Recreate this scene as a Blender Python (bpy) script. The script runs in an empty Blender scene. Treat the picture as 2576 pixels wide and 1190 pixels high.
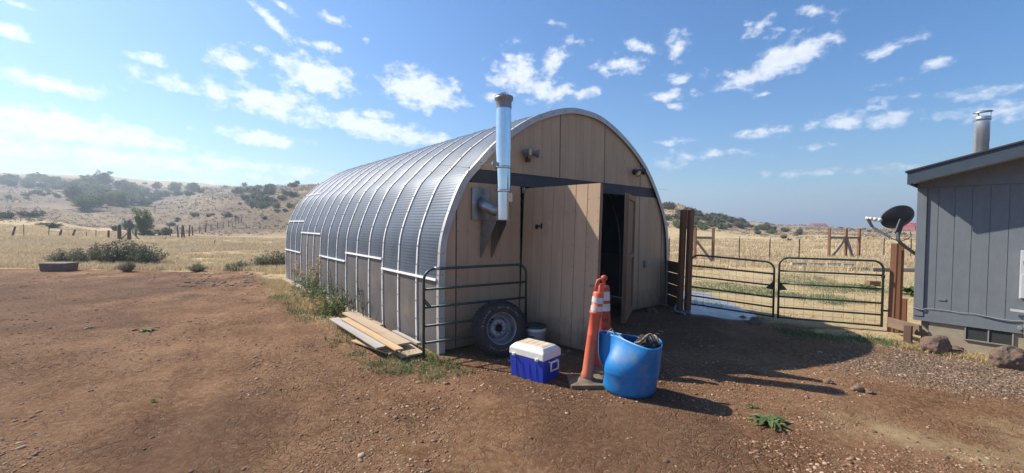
import bpy, bmesh, math, random
import numpy as np
from mathutils import Vector, Matrix
random.seed(7); rng = np.random.default_rng(11)
sc = bpy.context.scene
C = sc.collection
rad = math.radians
# ------------------------------------------------------------------ camera
F = 1048.0; H = 1.8; PITCH = math.atan(30/1048); ROLL = .008
cam = bpy.data.cameras.new('camera'); co = bpy.data.objects.new('camera', cam); C.objects.link(co)
cam.sensor_width = 36; cam.lens = 36*F/2576; cam.clip_start = .05; cam.clip_end = 12000
CM = Matrix.Rotation(rad(90)-PITCH, 4, 'X') @ Matrix.Rotation(ROLL, 4, 'Z')
co.matrix_world = Matrix.Translation((0, 0, H)) @ CM
sc.camera = co
def ray(px, py):
    d = CM.to_3x3() @ Vector(((px-1288)/F, -(py-595)/F, -1)); return d/d.y
def at(px, py, Y):
    d = ray(px, py); return Vector((d.x*Y, Y, H+d.z*Y))
def gp(px, py, z=0.):
    d = ray(px, py); t = (z-H)/d.z; return Vector((d.x*t, t, z))
def hor(px): return 565+.008*(px-1288)
# ------------------------------------------------------------------ noise in numpy
_perm = rng.random((256, 256)).astype(np.float64)
def vnoise(x, y):
    xi = np.floor(x).astype(np.int64); yi = np.floor(y).astype(np.int64)
    fx = x-xi; fy = y-yi; fx = fx*fx*(3-2*fx); fy = fy*fy*(3-2*fy)
    a = _perm[xi & 255, yi & 255]; b = _perm[(xi+1) & 255, yi & 255]
    c = _perm[xi & 255, (yi+1) & 255]; d = _perm[(xi+1) & 255, (yi+1) & 255]
    return (a*(1-fx)+b*fx)*(1-fy)+(c*(1-fx)+d*fx)*fy
def fbm(x, y, s=1., o=4):
    v = 0; a = .5; t = 0
    for k in range(o):
        v = v+a*vnoise(x*s+17.3*k, y*s-9.1*k); t += a; a *= .5; s *= 2.03
    return v/t
def sstep(e0, e1, x):
    t = np.clip((x-e0)/(e1-e0), 0, 1); return t*t*(3-2*t)
# ------------------------------------------------------------------ terrain height
cols = {
 -900:[(45,597),(75,556),(90,548),(140,520),(220,475),(300,450),(420,420)],
 0:[(45,597),(75,549),(90,546),(140,522),(220,474),(300,448),(420,430)],
 120:[(45,598),(75,552),(90,549),(140,527),(220,482),(300,455),(420,434)],
 250:[(45,601),(75,574),(92,566),(140,532),(220,488),(300,460),(430,441)],
 400:[(45,604),(70,592),(90,578),(130,545),(200,510),(300,480),(480,450)],
 600:[(45,606),(70,597),(90,572),(120,530),(160,499),(240,480),(420,465)],
 700:[(45,606),(65,599),(90,568),(120,522),(160,489),(210,470),(420,469)],
 780:[(45,606),(60,600),(90,560),(120,515),(160,480),(200,464),(300,478)],
 1100:[(45,606),(60,600),(90,565),(120,530),(160,500),(200,485),(300,500)],
 1500:[(45,609),(60,600),(90,560),(120,530),(150,508),(190,503),(300,530)],
 1690:[(45,610),(60,599),(80,575),(105,540),(140,514),(180,526),(300,560)],
 1800:[(45,611),(60,602),(90,575),(125,547),(150,536),(190,552),(300,568)],
 1900:[(45,612),(60,603),(100,583),(135,567),(165,560),(210,566),(300,571)],
 1980:[(45,612),(60,604),(100,590),(160,575),(260,567),(350,570),(500,571)],
 2200:[(45,613),(60,604),(150,586),(300,577),(600,574),(900,573),(1500,572)],
 3400:[(45,622),(60,613),(150,596),(300,588),(600,584),(900,583),(1500,582)]}
cx = sorted(cols); RD = np.array([0, 16, 30, 45, 60, 75, 90, 105, 120, 140, 165, 200, 240, 300, 360, 440, 600, 900, 1500, 2500, 5000.])
ZT = []
for x in cx:
    d = [16]+[p[0] for p in cols[x]]; z = [0]+[H-(p[1]-hor(x))/F*p[0] for p in cols[x]]
    row = np.interp(RD, d, z); row[0] = 0
    if x >= 1900:
        k = {1900: 8, 1980: 12, 2200: 16, 3400: 26}[x]
        row[-2] = max(row[-2], k*.6); row[-1] = k+8
    ZT.append(row)
ZT = np.array(ZT); CU = (np.array(cx)-1288)/F; LR = np.log(RD+4)
def smooth_interp(u, l):
    i = np.clip(np.searchsorted(CU, u)-1, 0, len(CU)-2); fu = np.clip((u-CU[i])/(CU[i+1]-CU[i]), 0, 1); fu = fu*fu*(3-2*fu)
    j = np.clip(np.searchsorted(LR, l)-1, 0, len(LR)-2); fl = np.clip((l-LR[j])/(LR[j+1]-LR[j]), 0, 1)
    return (ZT[i, j]*(1-fu)+ZT[i+1, j]*fu)*(1-fl)+(ZT[i, j+1]*(1-fu)+ZT[i+1, j+1]*fu)*fl
YL = lambda x: np.interp(x, [-60, -20, -9, -7.2, 3.45, 3.8, 5, 6.45, 12, 60], [15.2, 15.7, 15.1, 13, 9.6, 8.75, 7.75, 7.0, 6.6, 6.6])
def height(x, y, fine=False):
    x = np.asarray(x, float); y = np.asarray(y, float)
    r = np.hypot(x, y); az = np.arctan2(x, y)
    caz = np.clip(az, -1.15, 1.15)
    z = smooth_interp(np.tan(caz), np.log(r*np.cos(caz)+4))
    fr = sstep(2.6, 1.6, np.abs(az)); z = z*fr
    far = sstep(14, 60, r)
    z = z+far*(fbm(x, y, .06, 3)-.5)*np.clip(r*.008, 0, 2.2)+far*(fbm(x+50, y, .35, 3)-.5)*.35
    if fine:
        tt = np.clip((y-2.2)/13, 0, 1); cxx = -2.2-6.2*tt**1.2+.5*np.sin(y*.5)
        for o_ in (-.85, .85):
            e_ = (x-cxx-o_)/.20; z = z-.028*np.exp(-e_**2)*sstep(2, 3.5, y)*sstep(15, 12.5, y)*(.35+fbm(x, y, .9, 2))+.012*np.exp(-((np.abs(e_)-1.7)/.6)**2)*sstep(2, 3.5, y)*sstep(15, 12.5, y)
        z = z+(fbm(x, y, 1.1, 3)-.5)*.05+(fbm(x+9, y+3, 7, 3)-.5)*.022*sstep(16, 9, r)
    else:
        z = z+(fbm(x, y, 1.1, 3)-.5)*.05
    bx = (x+.998)*.772+(y-5.715)*.636; by = -(x+.998)*.636+(y-5.715)*.772   # flat under the barn
    ins = sstep(-.3, .0, bx)*sstep(6.2, 5.9, bx)*sstep(-.2, .1, by)*sstep(9.9, 9.6, by)
    return z*(1-ins)+ins*-.01
def hz(x, y): return float(height(np.array([x]), np.array([y]), True)[0])
def shoot(px, py, y0=12., y1=600.):
    d = ray(px, py); Y = np.geomspace(y0, y1, 900); z = H+d.z*Y; g = height(d.x*Y, Y)
    k = np.argmax(z <= g)
    if not (z <= g).any(): k = int(np.argmin(z-g))
    return Vector((d.x*Y[k], Y[k], g[k]))
# ------------------------------------------------------------------ mesh helpers
def tag(o, label=None, cat=None, group=None, kind=None):
    if label: o['label'] = label
    if cat: o['category'] = cat
    if group: o['group'] = group
    if kind: o['kind'] = kind
    return o
def empty(name, loc, rz=0, label=None, cat=None, group=None):
    o = bpy.data.objects.new(name, None); C.objects.link(o); o.location = loc; o.rotation_euler = (0, 0, rz); o.empty_display_size = .1
    return tag(o, label, cat, group)
def npmesh(name, V, Fc, mat, parent=None, smooth=False, attrs=None):
    me = bpy.data.meshes.new(name); V = np.asarray(V, np.float32); Fc = np.asarray(Fc, np.int32)
    n = Fc.shape[1]
    me.vertices.add(len(V)); me.vertices.foreach_set('co', V.ravel())
    me.loops.add(Fc.size); me.loops.foreach_set('vertex_index', Fc.ravel())
    me.polygons.add(len(Fc)); me.polygons.foreach_set('loop_start', np.arange(0, Fc.size, n, dtype=np.int32))
    me.polygons.foreach_set('loop_total', np.full(len(Fc), n, np.int32))
    if smooth: me.polygons.foreach_set('use_smooth', np.ones(len(Fc), bool))
    me.update(calc_edges=True); me.materials.append(mat)
    for k, a in (attrs or {}).items():
        at_ = me.attributes.new(k, 'FLOAT_COLOR', 'POINT'); at_.data.foreach_set('color', np.asarray(a, np.float32).ravel())
    o = bpy.data.objects.new(name, me); C.objects.link(o)
    if parent: o.parent = parent
    return o
class MB:
    def __init__(s): s.v = []; s.f = []; s.sm = []; s.mi = []; s.cm = 0
    def add(s, vs, fs, smooth=False, M=None):
        b = len(s.v)
        s.v += [tuple(M @ Vector(v)) if M else tuple(v) for v in vs]
        for f in fs: s.f.append([i+b for i in f]); s.sm.append(smooth); s.mi.append(s.cm)
        return s
    def box(s, c, d, M=None, R=None):
        x, y, z = d[0]/2, d[1]/2, d[2]/2
        vs = [Vector((sx*x, sy*y, sz*z)) for sz in (-1, 1) for sy in (-1, 1) for sx in (-1, 1)]
        if R: vs = [R @ v for v in vs]
        vs = [v+Vector(c) for v in vs]
        return s.add(vs, [(0, 2, 3, 1), (4, 5, 7, 6), (0, 1, 5, 4), (2, 6, 7, 3), (0, 4, 6, 2), (1, 3, 7, 5)], False, M)
    def beam(s, a, b, w, t, up=(0, 0, 1), roll=0):
        a = Vector(a); b = Vector(b); d = (b-a); L = d.length; d.normalize()
        u = Vector(up); sd = d.cross(u)
        if sd.length < 1e-4: sd = d.cross(Vector((0, 1, 0)))
        sd.normalize(); u = sd.cross(d)
        R = Matrix((sd, d, u)).transposed()
        if roll: R = R @ Matrix.Rotation(roll, 3, 'Y')
        return s.box((a+b)/2, (w, L, t), None, R)
    def tube(s, pts, r, n=10, cap=True, closed=False):
        pts = [Vector(p) for p in pts]; m = len(pts); rs = r if isinstance(r, (list, tuple)) else [r]*m
        T = []
        for i in range(m):
            if closed: t = pts[(i+1) % m]-pts[i-1]
            else: t = pts[min(i+1, m-1)]-pts[max(i-1, 0)]
            T.append(t.normalized())
        nrm = T[0].orthogonal().normalized(); vs = []
        for i in range(m):
            nrm = (nrm-T[i]*nrm.dot(T[i])).normalized(); bn = T[i].cross(nrm)
            for k in range(n):
                a = 2*math.pi*k/n; vs.append(pts[i]+(nrm*math.cos(a)+bn*math.sin(a))*rs[i])
        fs = []
        for i in range(m if closed else m-1):
            for k in range(n):
                a = i*n+k; b = i*n+(k+1) % n; c = ((i+1) % m)*n+(k+1) % n; d = ((i+1) % m)*n+k
                fs.append((a, b, c, d))
        s.add(vs, fs, True)
        if cap and not closed:
            b = len(s.v)-m*n
            s.f.append([b+k for k in range(n)][::-1]); s.sm.append(False); s.mi.append(s.cm)
            s.f.append([b+(m-1)*n+k for k in range(n)]); s.sm.append(False); s.mi.append(s.cm)
        return s
    def lathe(s, prof, n=24, M=None, smooth=True, closed=False):
        vs = []; fs = []
        for (r, z) in prof:
            for k in range(n):
                a = 2*math.pi*k/n; vs.append((r*math.cos(a), r*math.sin(a), z))
        m = len(prof)
        for i in range(m if closed else m-1):
            for k in range(n):
                j = (i+1) % m; fs.append((i*n+k, i*n+(k+1) % n, j*n+(k+1) % n, j*n+k))
        return s.add(vs, fs, smooth, M)
    def prism(s, poly, z0, z1, M=None):
        n = len(poly); vs = [(p[0], p[1], z0) for p in poly]+[(p[0], p[1], z1) for p in poly]
        fs = [tuple(range(n))[::-1], tuple(range(n, 2*n))]+[(i, (i+1) % n, n+(i+1) % n, n+i) for i in range(n)]
        return s.add(vs, fs, False, M)
    def build(s, name, mats, parent=None, bevel=0, recalc=True, auto=False):
        me = bpy.data.meshes.new(name); me.from_pydata([tuple(v) for v in s.v], [], s.f)
        for i, p in enumerate(me.polygons): p.use_smooth = s.sm[i]; p.material_index = s.mi[i]
        for m in (mats if isinstance(mats, (list, tuple)) else [mats]): me.materials.append(m)
        if recalc:
            bm = bmesh.new(); bm.from_mesh(me); bmesh.ops.recalc_face_normals(bm, faces=bm.faces); bm.to_mesh(me); bm.free()
        o = bpy.data.objects.new(name, me); C.objects.link(o)
        if parent: o.parent = parent
        if bevel:
            b = o.modifiers.new('bevel', 'BEVEL'); b.width = bevel; b.segments = 2; b.limit_method = 'ANGLE'; b.angle_limit = rad(35)
        return o
def copy_tree(o, parent=None):
    c = o.copy(); C.objects.link(c); c.parent = parent
    for ch in list(o.children): copy_tree(ch, c)
    return c
def catmull(P, n=8, closed=False):
    P = [Vector(p) for p in P]; m = len(P); out = []
    rngi = range(m) if closed else range(m-1)
    for i in rngi:
        if closed: p0, p1, p2, p3 = P[i-1], P[i], P[(i+1) % m], P[(i+2) % m]
        else: p0, p1, p2, p3 = P[max(i-1, 0)], P[i], P[i+1], P[min(i+2, m-1)]
        for k in range(n):
            t = k/n; out.append(.5*((2*p1)+(p2-p0)*t+(2*p0-5*p1+4*p2-p3)*t*t+(3*p1-p0-3*p2+p3)*t**3))
    if not closed: out.append(P[-1])
    return out
# ------------------------------------------------------------------ materials
def nodes(name):
    m = bpy.data.materials.new(name); m.use_nodes = True; nt = m.node_tree
    return m, nt, nt.nodes['Principled BSDF']
def N(nt, t, **kw):
    n = nt.nodes.new(t)
    for k, v in kw.items():
        if k in n.inputs: n.inputs[k].default_value = v
        else: setattr(n, k, v)
    return n
def c4(c): return (c[0], c[1], c[2], 1)
def mat(name, a, b=None, rough=.6, metal=0, scale=6, detail=6, bump=0, bscale=40, stretch=(1, 1, 1), lo=.35, hi=.65,
        stain=None, sscale=2, slo=.55, shi=.7, coat=0, rvar=0, spec=None):
    m, nt, p = nodes(name); L = nt.links.new
    tc = N(nt, 'ShaderNodeTexCoord'); mp = N(nt, 'ShaderNodeMapping'); mp.inputs['Scale'].default_value = stretch
    L(tc.outputs['Object'], mp.inputs['Vector'])
    nz = N(nt, 'ShaderNodeTexNoise', Scale=scale, Detail=detail, Roughness=.62); L(mp.outputs[0], nz.inputs['Vector'])
    mr = N(nt, 'ShaderNodeMapRange'); mr.inputs[1].default_value = lo; mr.inputs[2].default_value = hi; L(nz.outputs[0], mr.inputs[0])
    mx = N(nt, 'ShaderNodeMix', data_type='RGBA'); mx.inputs[6].default_value = c4(a); mx.inputs[7].default_value = c4(b or [v*.8 for v in a]); L(mr.outputs[0], mx.inputs[0])
    out = mx.outputs[2]
    if stain:
        n2 = N(nt, 'ShaderNodeTexNoise', Scale=sscale, Detail=8, Roughness=.7); L(tc.outputs['Object'], n2.inputs['Vector'])
        m2 = N(nt, 'ShaderNodeMapRange'); m2.inputs[1].default_value = slo; m2.inputs[2].default_value = shi; L(n2.outputs[0], m2.inputs[0])
        x2 = N(nt, 'ShaderNodeMix', data_type='RGBA'); x2.inputs[7].default_value = c4(stain); L(out, x2.inputs[6]); L(m2.outputs[0], x2.inputs[0]); out = x2.outputs[2]
    L(out, p.inputs['Base Color']); p.inputs['Roughness'].default_value = rough; p.inputs['Metallic'].default_value = metal
    if coat: p.inputs['Coat Weight'].default_value = coat
    if spec is not None: p.inputs['Specular IOR Level'].default_value = spec
    if rvar:
        m3 = N(nt, 'ShaderNodeMapRange'); m3.inputs[3].default_value = rough-rvar; m3.inputs[4].default_value = rough+rvar; L(nz.outputs[0], m3.inputs[0]); L(m3.outputs[0], p.inputs['Roughness'])
    if bump:
        n3 = N(nt, 'ShaderNodeTexNoise', Scale=bscale, Detail=4); L(mp.outputs[0], n3.inputs['Vector'])
        bp = N(nt, 'ShaderNodeBump', Strength=1, Distance=bump); L(n3.outputs[0], bp.inputs['Height']); L(bp.outputs[0], p.inputs['Normal'])
    return m
def leafmat(name, a, b, scale=3, trans=.25):
    m, nt, p = nodes(name); L = nt.links.new
    g = N(nt, 'ShaderNodeNewGeometry'); tc = N(nt, 'ShaderNodeTexCoord')
    nz = N(nt, 'ShaderNodeTexNoise', Scale=scale, Detail=5); L(tc.outputs['Object'], nz.inputs['Vector'])
    ad = N(nt, 'ShaderNodeMath', operation='ADD'); L(nz.outputs[0], ad.inputs[0])
    ml = N(nt, 'ShaderNodeMath', operation='MULTIPLY_ADD'); L(g.outputs['Random Per Island'], ml.inputs[0]); ml.inputs[1].default_value = .5; ml.inputs[2].default_value = -.25; L(ml.outputs[0], ad.inputs[1])
    mr = N(nt, 'ShaderNodeMapRange'); mr.inputs[1].default_value = .25; mr.inputs[2].default_value = .75; L(ad.outputs[0], mr.inputs[0])
    mx = N(nt, 'ShaderNodeMix', data_type='RGBA'); mx.inputs[6].default_value = c4(a); mx.inputs[7].default_value = c4(b); L(mr.outputs[0], mx.inputs[0])
    L(mx.outputs[2], p.inputs['Base Color']); p.inputs['Roughness'].default_value = .65; p.inputs['Specular IOR Level'].default_value = .25
    tr = N(nt, 'ShaderNodeBsdfTranslucent'); L(mx.outputs[2], tr.inputs[0]); ms = N(nt, 'ShaderNodeMixShader'); ms.inputs[0].default_value = trans
    L(p.outputs[0], ms.inputs[1]); L(tr.outputs[0], ms.inputs[2]); L(ms.outputs[0], nt.nodes['Material Output'].inputs[0])
    return m
M = {}
M['tan'] = mat('tan siding paint', (.52, .362, .232), (.44, .305, .195), .75, 0, 5, 8, .0012, 60, (1, 1, .12), stain=(.27, .19, .14), sscale=1.3, slo=.58, shi=.82)
def splash(m, col):
    nt = m.node_tree; L = nt.links.new; p = nt.nodes['Principled BSDF']; src = p.inputs['Base Color'].links[0].from_socket
    g = N(nt, 'ShaderNodeNewGeometry'); sp = N(nt, 'ShaderNodeSeparateXYZ'); L(g.outputs['Position'], sp.inputs[0]); nz = N(nt, 'ShaderNodeTexNoise', Scale=7., Detail=8, Roughness=.75); L(g.outputs['Position'], nz.inputs['Vector'])
    a = N(nt, 'ShaderNodeMath', operation='MULTIPLY_ADD'); L(nz.outputs[0], a.inputs[0]); a.inputs[1].default_value = -.9; L(sp.outputs[2], a.inputs[2])
    r_ = N(nt, 'ShaderNodeMapRange'); r_.inputs[1].default_value = -.42; r_.inputs[2].default_value = .08; r_.inputs[3].default_value = .75; r_.inputs[4].default_value = 0; L(a.outputs[0], r_.inputs[0])
    x = N(nt, 'ShaderNodeMix', data_type='RGBA'); L(r_.outputs[0], x.inputs[0]); L(src, x.inputs[6]); x.inputs[7].default_value = c4(col); L(x.outputs[2], p.inputs['Base Color'])
splash(M['tan'], (.17, .105, .07))
M['tan_raw'] = mat('door edge timber', (.24, .13, .075), (.32, .2, .12), .8, 0, 12, 6, .001, 50, (1, 1, .1))
M['header'] = mat('charcoal header paint', (.055, .055, .06), (.04, .04, .045), .65, 0, 4, 5)
M['galv'] = mat('galvanised corrugated sheet', (.092, .112, .148), (.072, .09, .12), .55, .3, 2.2, 8, stain=(.115, .11, .11), sscale=1.2, slo=.5, shi=.8, rvar=.07, spec=.35)
M['skirt'] = mat('weathered flat sheet', (.165, .15, .145), (.13, .118, .115), .55, .3, 2, 8, stain=(.28, .22, .17), sscale=1.6, slo=.55, shi=.85)
M['rib'] = mat('bright galvanised rib', (.82, .81, .79), (.70, .68, .66), .5, .1, 14, 6, stain=(.42, .36, .3), sscale=9, slo=.6, shi=.75)
M['trim'] = mat('pale grey end angle', (.52, .50, .47), (.44, .43, .42), .5, .3, 5, 6, stain=(.36, .30, .25), sscale=5, slo=.6, shi=.8)
M['bolt'] = mat('dark bolt', (.07, .06, .055), None, .5, .5)
M['steel'] = mat('polished stove pipe steel', (.75, .77, .80), (.66, .68, .70), .14, 1, 3, 5, rvar=.05, bump=.0008, bscale=5)
M['steel_dull'] = mat('dull galvanised steel', (.42, .44, .46), (.3, .31, .32), .38, .9, 8, 8, bump=.0006, bscale=15)
M['steel_pale'] = mat('pale galvanised flue', (.66, .70, .75), (.52, .56, .60), .32, .85, 5, 7)
M['cap'] = mat('dark grey pipe cap', (.30, .33, .36), (.22, .25, .28), .45, .7, 12)
M['gate'] = mat('dark green gate enamel', (.022, .050, .040), (.032, .060, .048), .42, 0, 12, 6, stain=(.09, .075, .06), sscale=12, slo=.64, shi=.75)
M['wire'] = mat('dull fence wire', (.22, .21, .2), None, .6, .5)
M['rubber'] = mat('tyre rubber', (.022, .022, .024), (.04, .037, .034), .8, 0, 9, 6, bump=.001, bscale=60)
M['tyre_mark'] = mat('worn pale tyre lettering', (.36, .34, .31), (.08, .075, .07), .8, 0, 30)
M['rim'] = mat('grey steel rim', (.30, .31, .33), (.21, .22, .24), .5, .4, 8, 6, stain=(.13, .10, .08), sscale=7)
M['dark'] = mat('black recess', (.01, .01, .01), None, .9)
M['white'] = mat('white plastic', (.72, .70, .66), (.63, .60, .55), .45, 0, 6, 6, stain=(.45, .37, .27), sscale=4, slo=.6, shi=.85)
M['lid_dirt'] = mat('dusty white lid top', (.62, .52, .40), (.50, .39, .27), .7, 0, 9, 8, bump=.001, bscale=30)
M['cooler'] = mat('royal blue cooler plastic', (.018, .045, .42), (.022, .055, .36), .38, 0, 4, 6, stain=(.13, .12, .22), sscale=5, slo=.62, shi=.8)
M['bucket_lid'] = mat('dark green bucket lid', (.016, .032, .028), (.03, .045, .04), .5, 0, 14)
M['bucket'] = mat('white bucket plastic', (.60, .62, .64), (.5, .52, .54), .4, 0, 5)
M['decal'] = mat('teal bucket decal', (.03, .16, .17), None, .5)
M['orange'] = mat('orange delineator plastic', (.74, .125, .06), (.60, .10, .05), .5, 0, 7, 6, stain=(.38, .09, .045), sscale=5, slo=.55, shi=.8)
M['orange_old'] = mat('faded red delineator plastic', (.56, .07, .03), (.42, .055, .028), .55, 0, 7, 6, stain=(.25, .06, .04), sscale=5, slo=.5, shi=.8)
M['reflect'] = mat('white reflective band', (.68, .67, .65), (.5, .48, .46), .4, 0, 11, 8, stain=(.26, .23, .21), sscale=16, slo=.6, shi=.7)
M['ink'] = mat('black stencil ink', (.015, .015, .015), None, .6)
M['base'] = mat('dusty black rubber base', (.22, .155, .095), (.10, .075, .055), .9, 0, 6, 8, bump=.002, bscale=40)
M['drum'] = mat('blue drum plastic', (.010, .19, .50), (.012, .16, .43), .42, 0, 3, 5, stain=(.17, .21, .27), sscale=4.5, slo=.50, shi=.74)
splash(M['orange'], (.35, .17, .10))
M['rope'] = mat('pale twine', (.42, .36, .27), (.3, .25, .18), .9, 0, 30)
M['rag'] = mat('black quilted cloth', (.014, .014, .015), (.03, .028, .027), .9, 0, 20, bump=.004, bscale=30)
M['hide'] = mat('tan cloth strip', (.36, .26, .17), (.10, .07, .05), .9, 0, 22, bump=.003, bscale=40)
M['redwood'] = mat('red brown treated timber', (.235, .105, .055), (.165, .075, .04), .75, 0, 7, 8, .0015, 40, (1, 1, .08), stain=(.12, .05, .03), sscale=3, slo=.58, shi=.75)
M['greywood'] = mat('weathered grey timber', (.30, .26, .21), (.20, .17, .135), .85, 0, 7, 8, .002, 40, (1, 1, .1))
M['brownboard'] = mat('brown board', (.20, .135, .09), (.14, .095, .065), .85, 0, 7, 8, .002, 40, (1, .1, 1))
M['darkwood'] = mat('dark fence board', (.15, .085, .055), (.10, .058, .04), .8, 0, 6, 8, .0015, 40, (.1, 1, 1))
M['post'] = mat('old weathered post', (.10, .085, .07), (.06, .05, .042), .9, 0, 8, 6, .003, 30, (1, 1, .15))
M['tpost'] = mat('rusty steel post', (.07, .045, .035), (.04, .035, .03), .7, .3, 20)
M['tip'] = mat('white painted post tip', (.6, .58, .54), None, .6)
M['plank_grey'] = mat('grey weathered plank', (.40, .37, .34), (.30, .27, .245), .8, 0, 5, 8, .0008, 50, (.12, 1, 1), stain=(.46, .34, .20), sscale=2.5)
M['plank_gold'] = mat('golden plank', (.56, .38, .20), (.48, .31, .16), .75, 0, 5, 8, .0008, 50, (.12, 1, 1), stain=(.40, .30, .20), sscale=3)
M['plank_tan'] = mat('tan plank', (.45, .34, .225), (.37, .275, .18), .8, 0, 5, 8, .0008, 50, (.12, 1, 1), stain=(.30, .22, .15), sscale=3)
M['house'] = mat('grey house siding', (.162, .180, .198), (.142, .158, .176), .75, 0, 12, 6, .0016, 120, (1, 1, .5))
M['fascia'] = mat('slate blue fascia', (.045, .066, .092), (.038, .055, .078), .6, 0, 6, bump=.0006, bscale=60)
M['shingle'] = mat('dark roof shingle', (.035, .038, .045), (.055, .057, .062), .9, 0, 30, 6, bump=.003, bscale=60)
M['soffit'] = mat('pale soffit', (.42, .40, .37), None, .7)
M['concrete'] = mat('sandy concrete', (.36, .30, .21), (.29, .24, .17), .9, 0, 9, 8, .002, 60)
M['cable'] = mat('grey painted cable', (.24, .25, .26), None, .6)
M['screen'] = mat('dark vent mesh', (.022, .026, .026), (.035, .038, .036), .7, 0, 60)
M['meter'] = mat('pale grey meter enamel', (.50, .52, .53), (.45, .47, .48), .5)
M['glass'] = mat('meter glass', (.35, .38, .4), None, .08, 0); M['glass'].node_tree.nodes['Principled BSDF'].inputs['Transmission Weight'].default_value = .8
M['dish'] = mat('dark grey dish', (.045, .05, .06), (.035, .04, .05), .5, .2, 5)
M['dish_grey'] = mat('grey steel arm', (.15, .16, .175), None, .5, .5)
M['arm'] = mat('pale alloy arm', (.48, .48, .47), None, .45, .5)
M['lamp'] = mat('floodlight housing', (.22, .22, .22), (.16, .15, .15), .5, .2, 20)
M['lamp_dark'] = mat('dark floodlight housing', (.03, .032, .035), None, .5)
M['lens'] = mat('floodlight lens', (.55, .42, .30), (.42, .33, .25), .2, 0, 30, coat=.6)
M['rock'] = mat('reddish basalt boulder', (.17, .105, .075), (.09, .065, .05), .9, 0, 9, 10, .03, 14, stain=(.24, .215, .18), sscale=7, slo=.55, shi=.68)
M['stone'] = mat('small field stone', (.19, .125, .085), (.11, .075, .055), .9, 0, 12, 6, .003, 30, stain=(.33, .29, .25), sscale=8)
M['pave'] = mat('wet pale slab', (.27, .27, .285), (.19, .19, .20), .3, 0, 3, 8, stain=(.20, .12, .08), sscale=2.2, slo=.58, shi=.72, rvar=.15)
M['trough'] = mat('old brown trough', (.21, .155, .12), (.14, .10, .08), .9, 0, 5, 8, .02, 12)
M['redroof'] = mat('red metal roof', (.34, .045, .04), None, .6)
M['barnwall'] = mat('pale shed wall', (.35, .28, .24), None, .8)
M['sage'] = leafmat('grey green sage leaves', (.15, .155, .09), (.23, .22, .14))
M['sage_dark'] = leafmat('dark sage leaves', (.085, .10, .058), (.15, .155, .095))
M['shrub_green'] = leafmat('green shrub leaves', (.11, .16, .055), (.19, .23, .085))
M['shrub_yellow'] = leafmat('yellow green leaves', (.14, .165, .045), (.20, .21, .07))
M['shrub_brown'] = leafmat('russet shrub leaves', (.13, .075, .055), (.18, .12, .085))
M['weed'] = leafmat('fresh weed leaves', (.09, .13, .04), (.20, .24, .10), 8, .35)
M['weed_pale'] = leafmat('pale weed leaves', (.12, .17, .08), (.20, .24, .12), 20, .35)
M['straw'] = leafmat('dry straw', (.42, .31, .15), (.56, .44, .25), 1.2, .3)
M['straw2'] = leafmat('tan dry grass', (.50, .39, .235), (.66, .54, .355), .25, .3)
M['scrub_brown'] = leafmat('dry brown scrub', (.20, .14, .09), (.30, .215, .14), .3, .2)
M['stem'] = mat('woody stem', (.10, .075, .055), None, .9)
M['seed'] = leafmat('buff seed heads', (.42, .28, .19), (.52, .38, .27), 9, .4)
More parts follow.
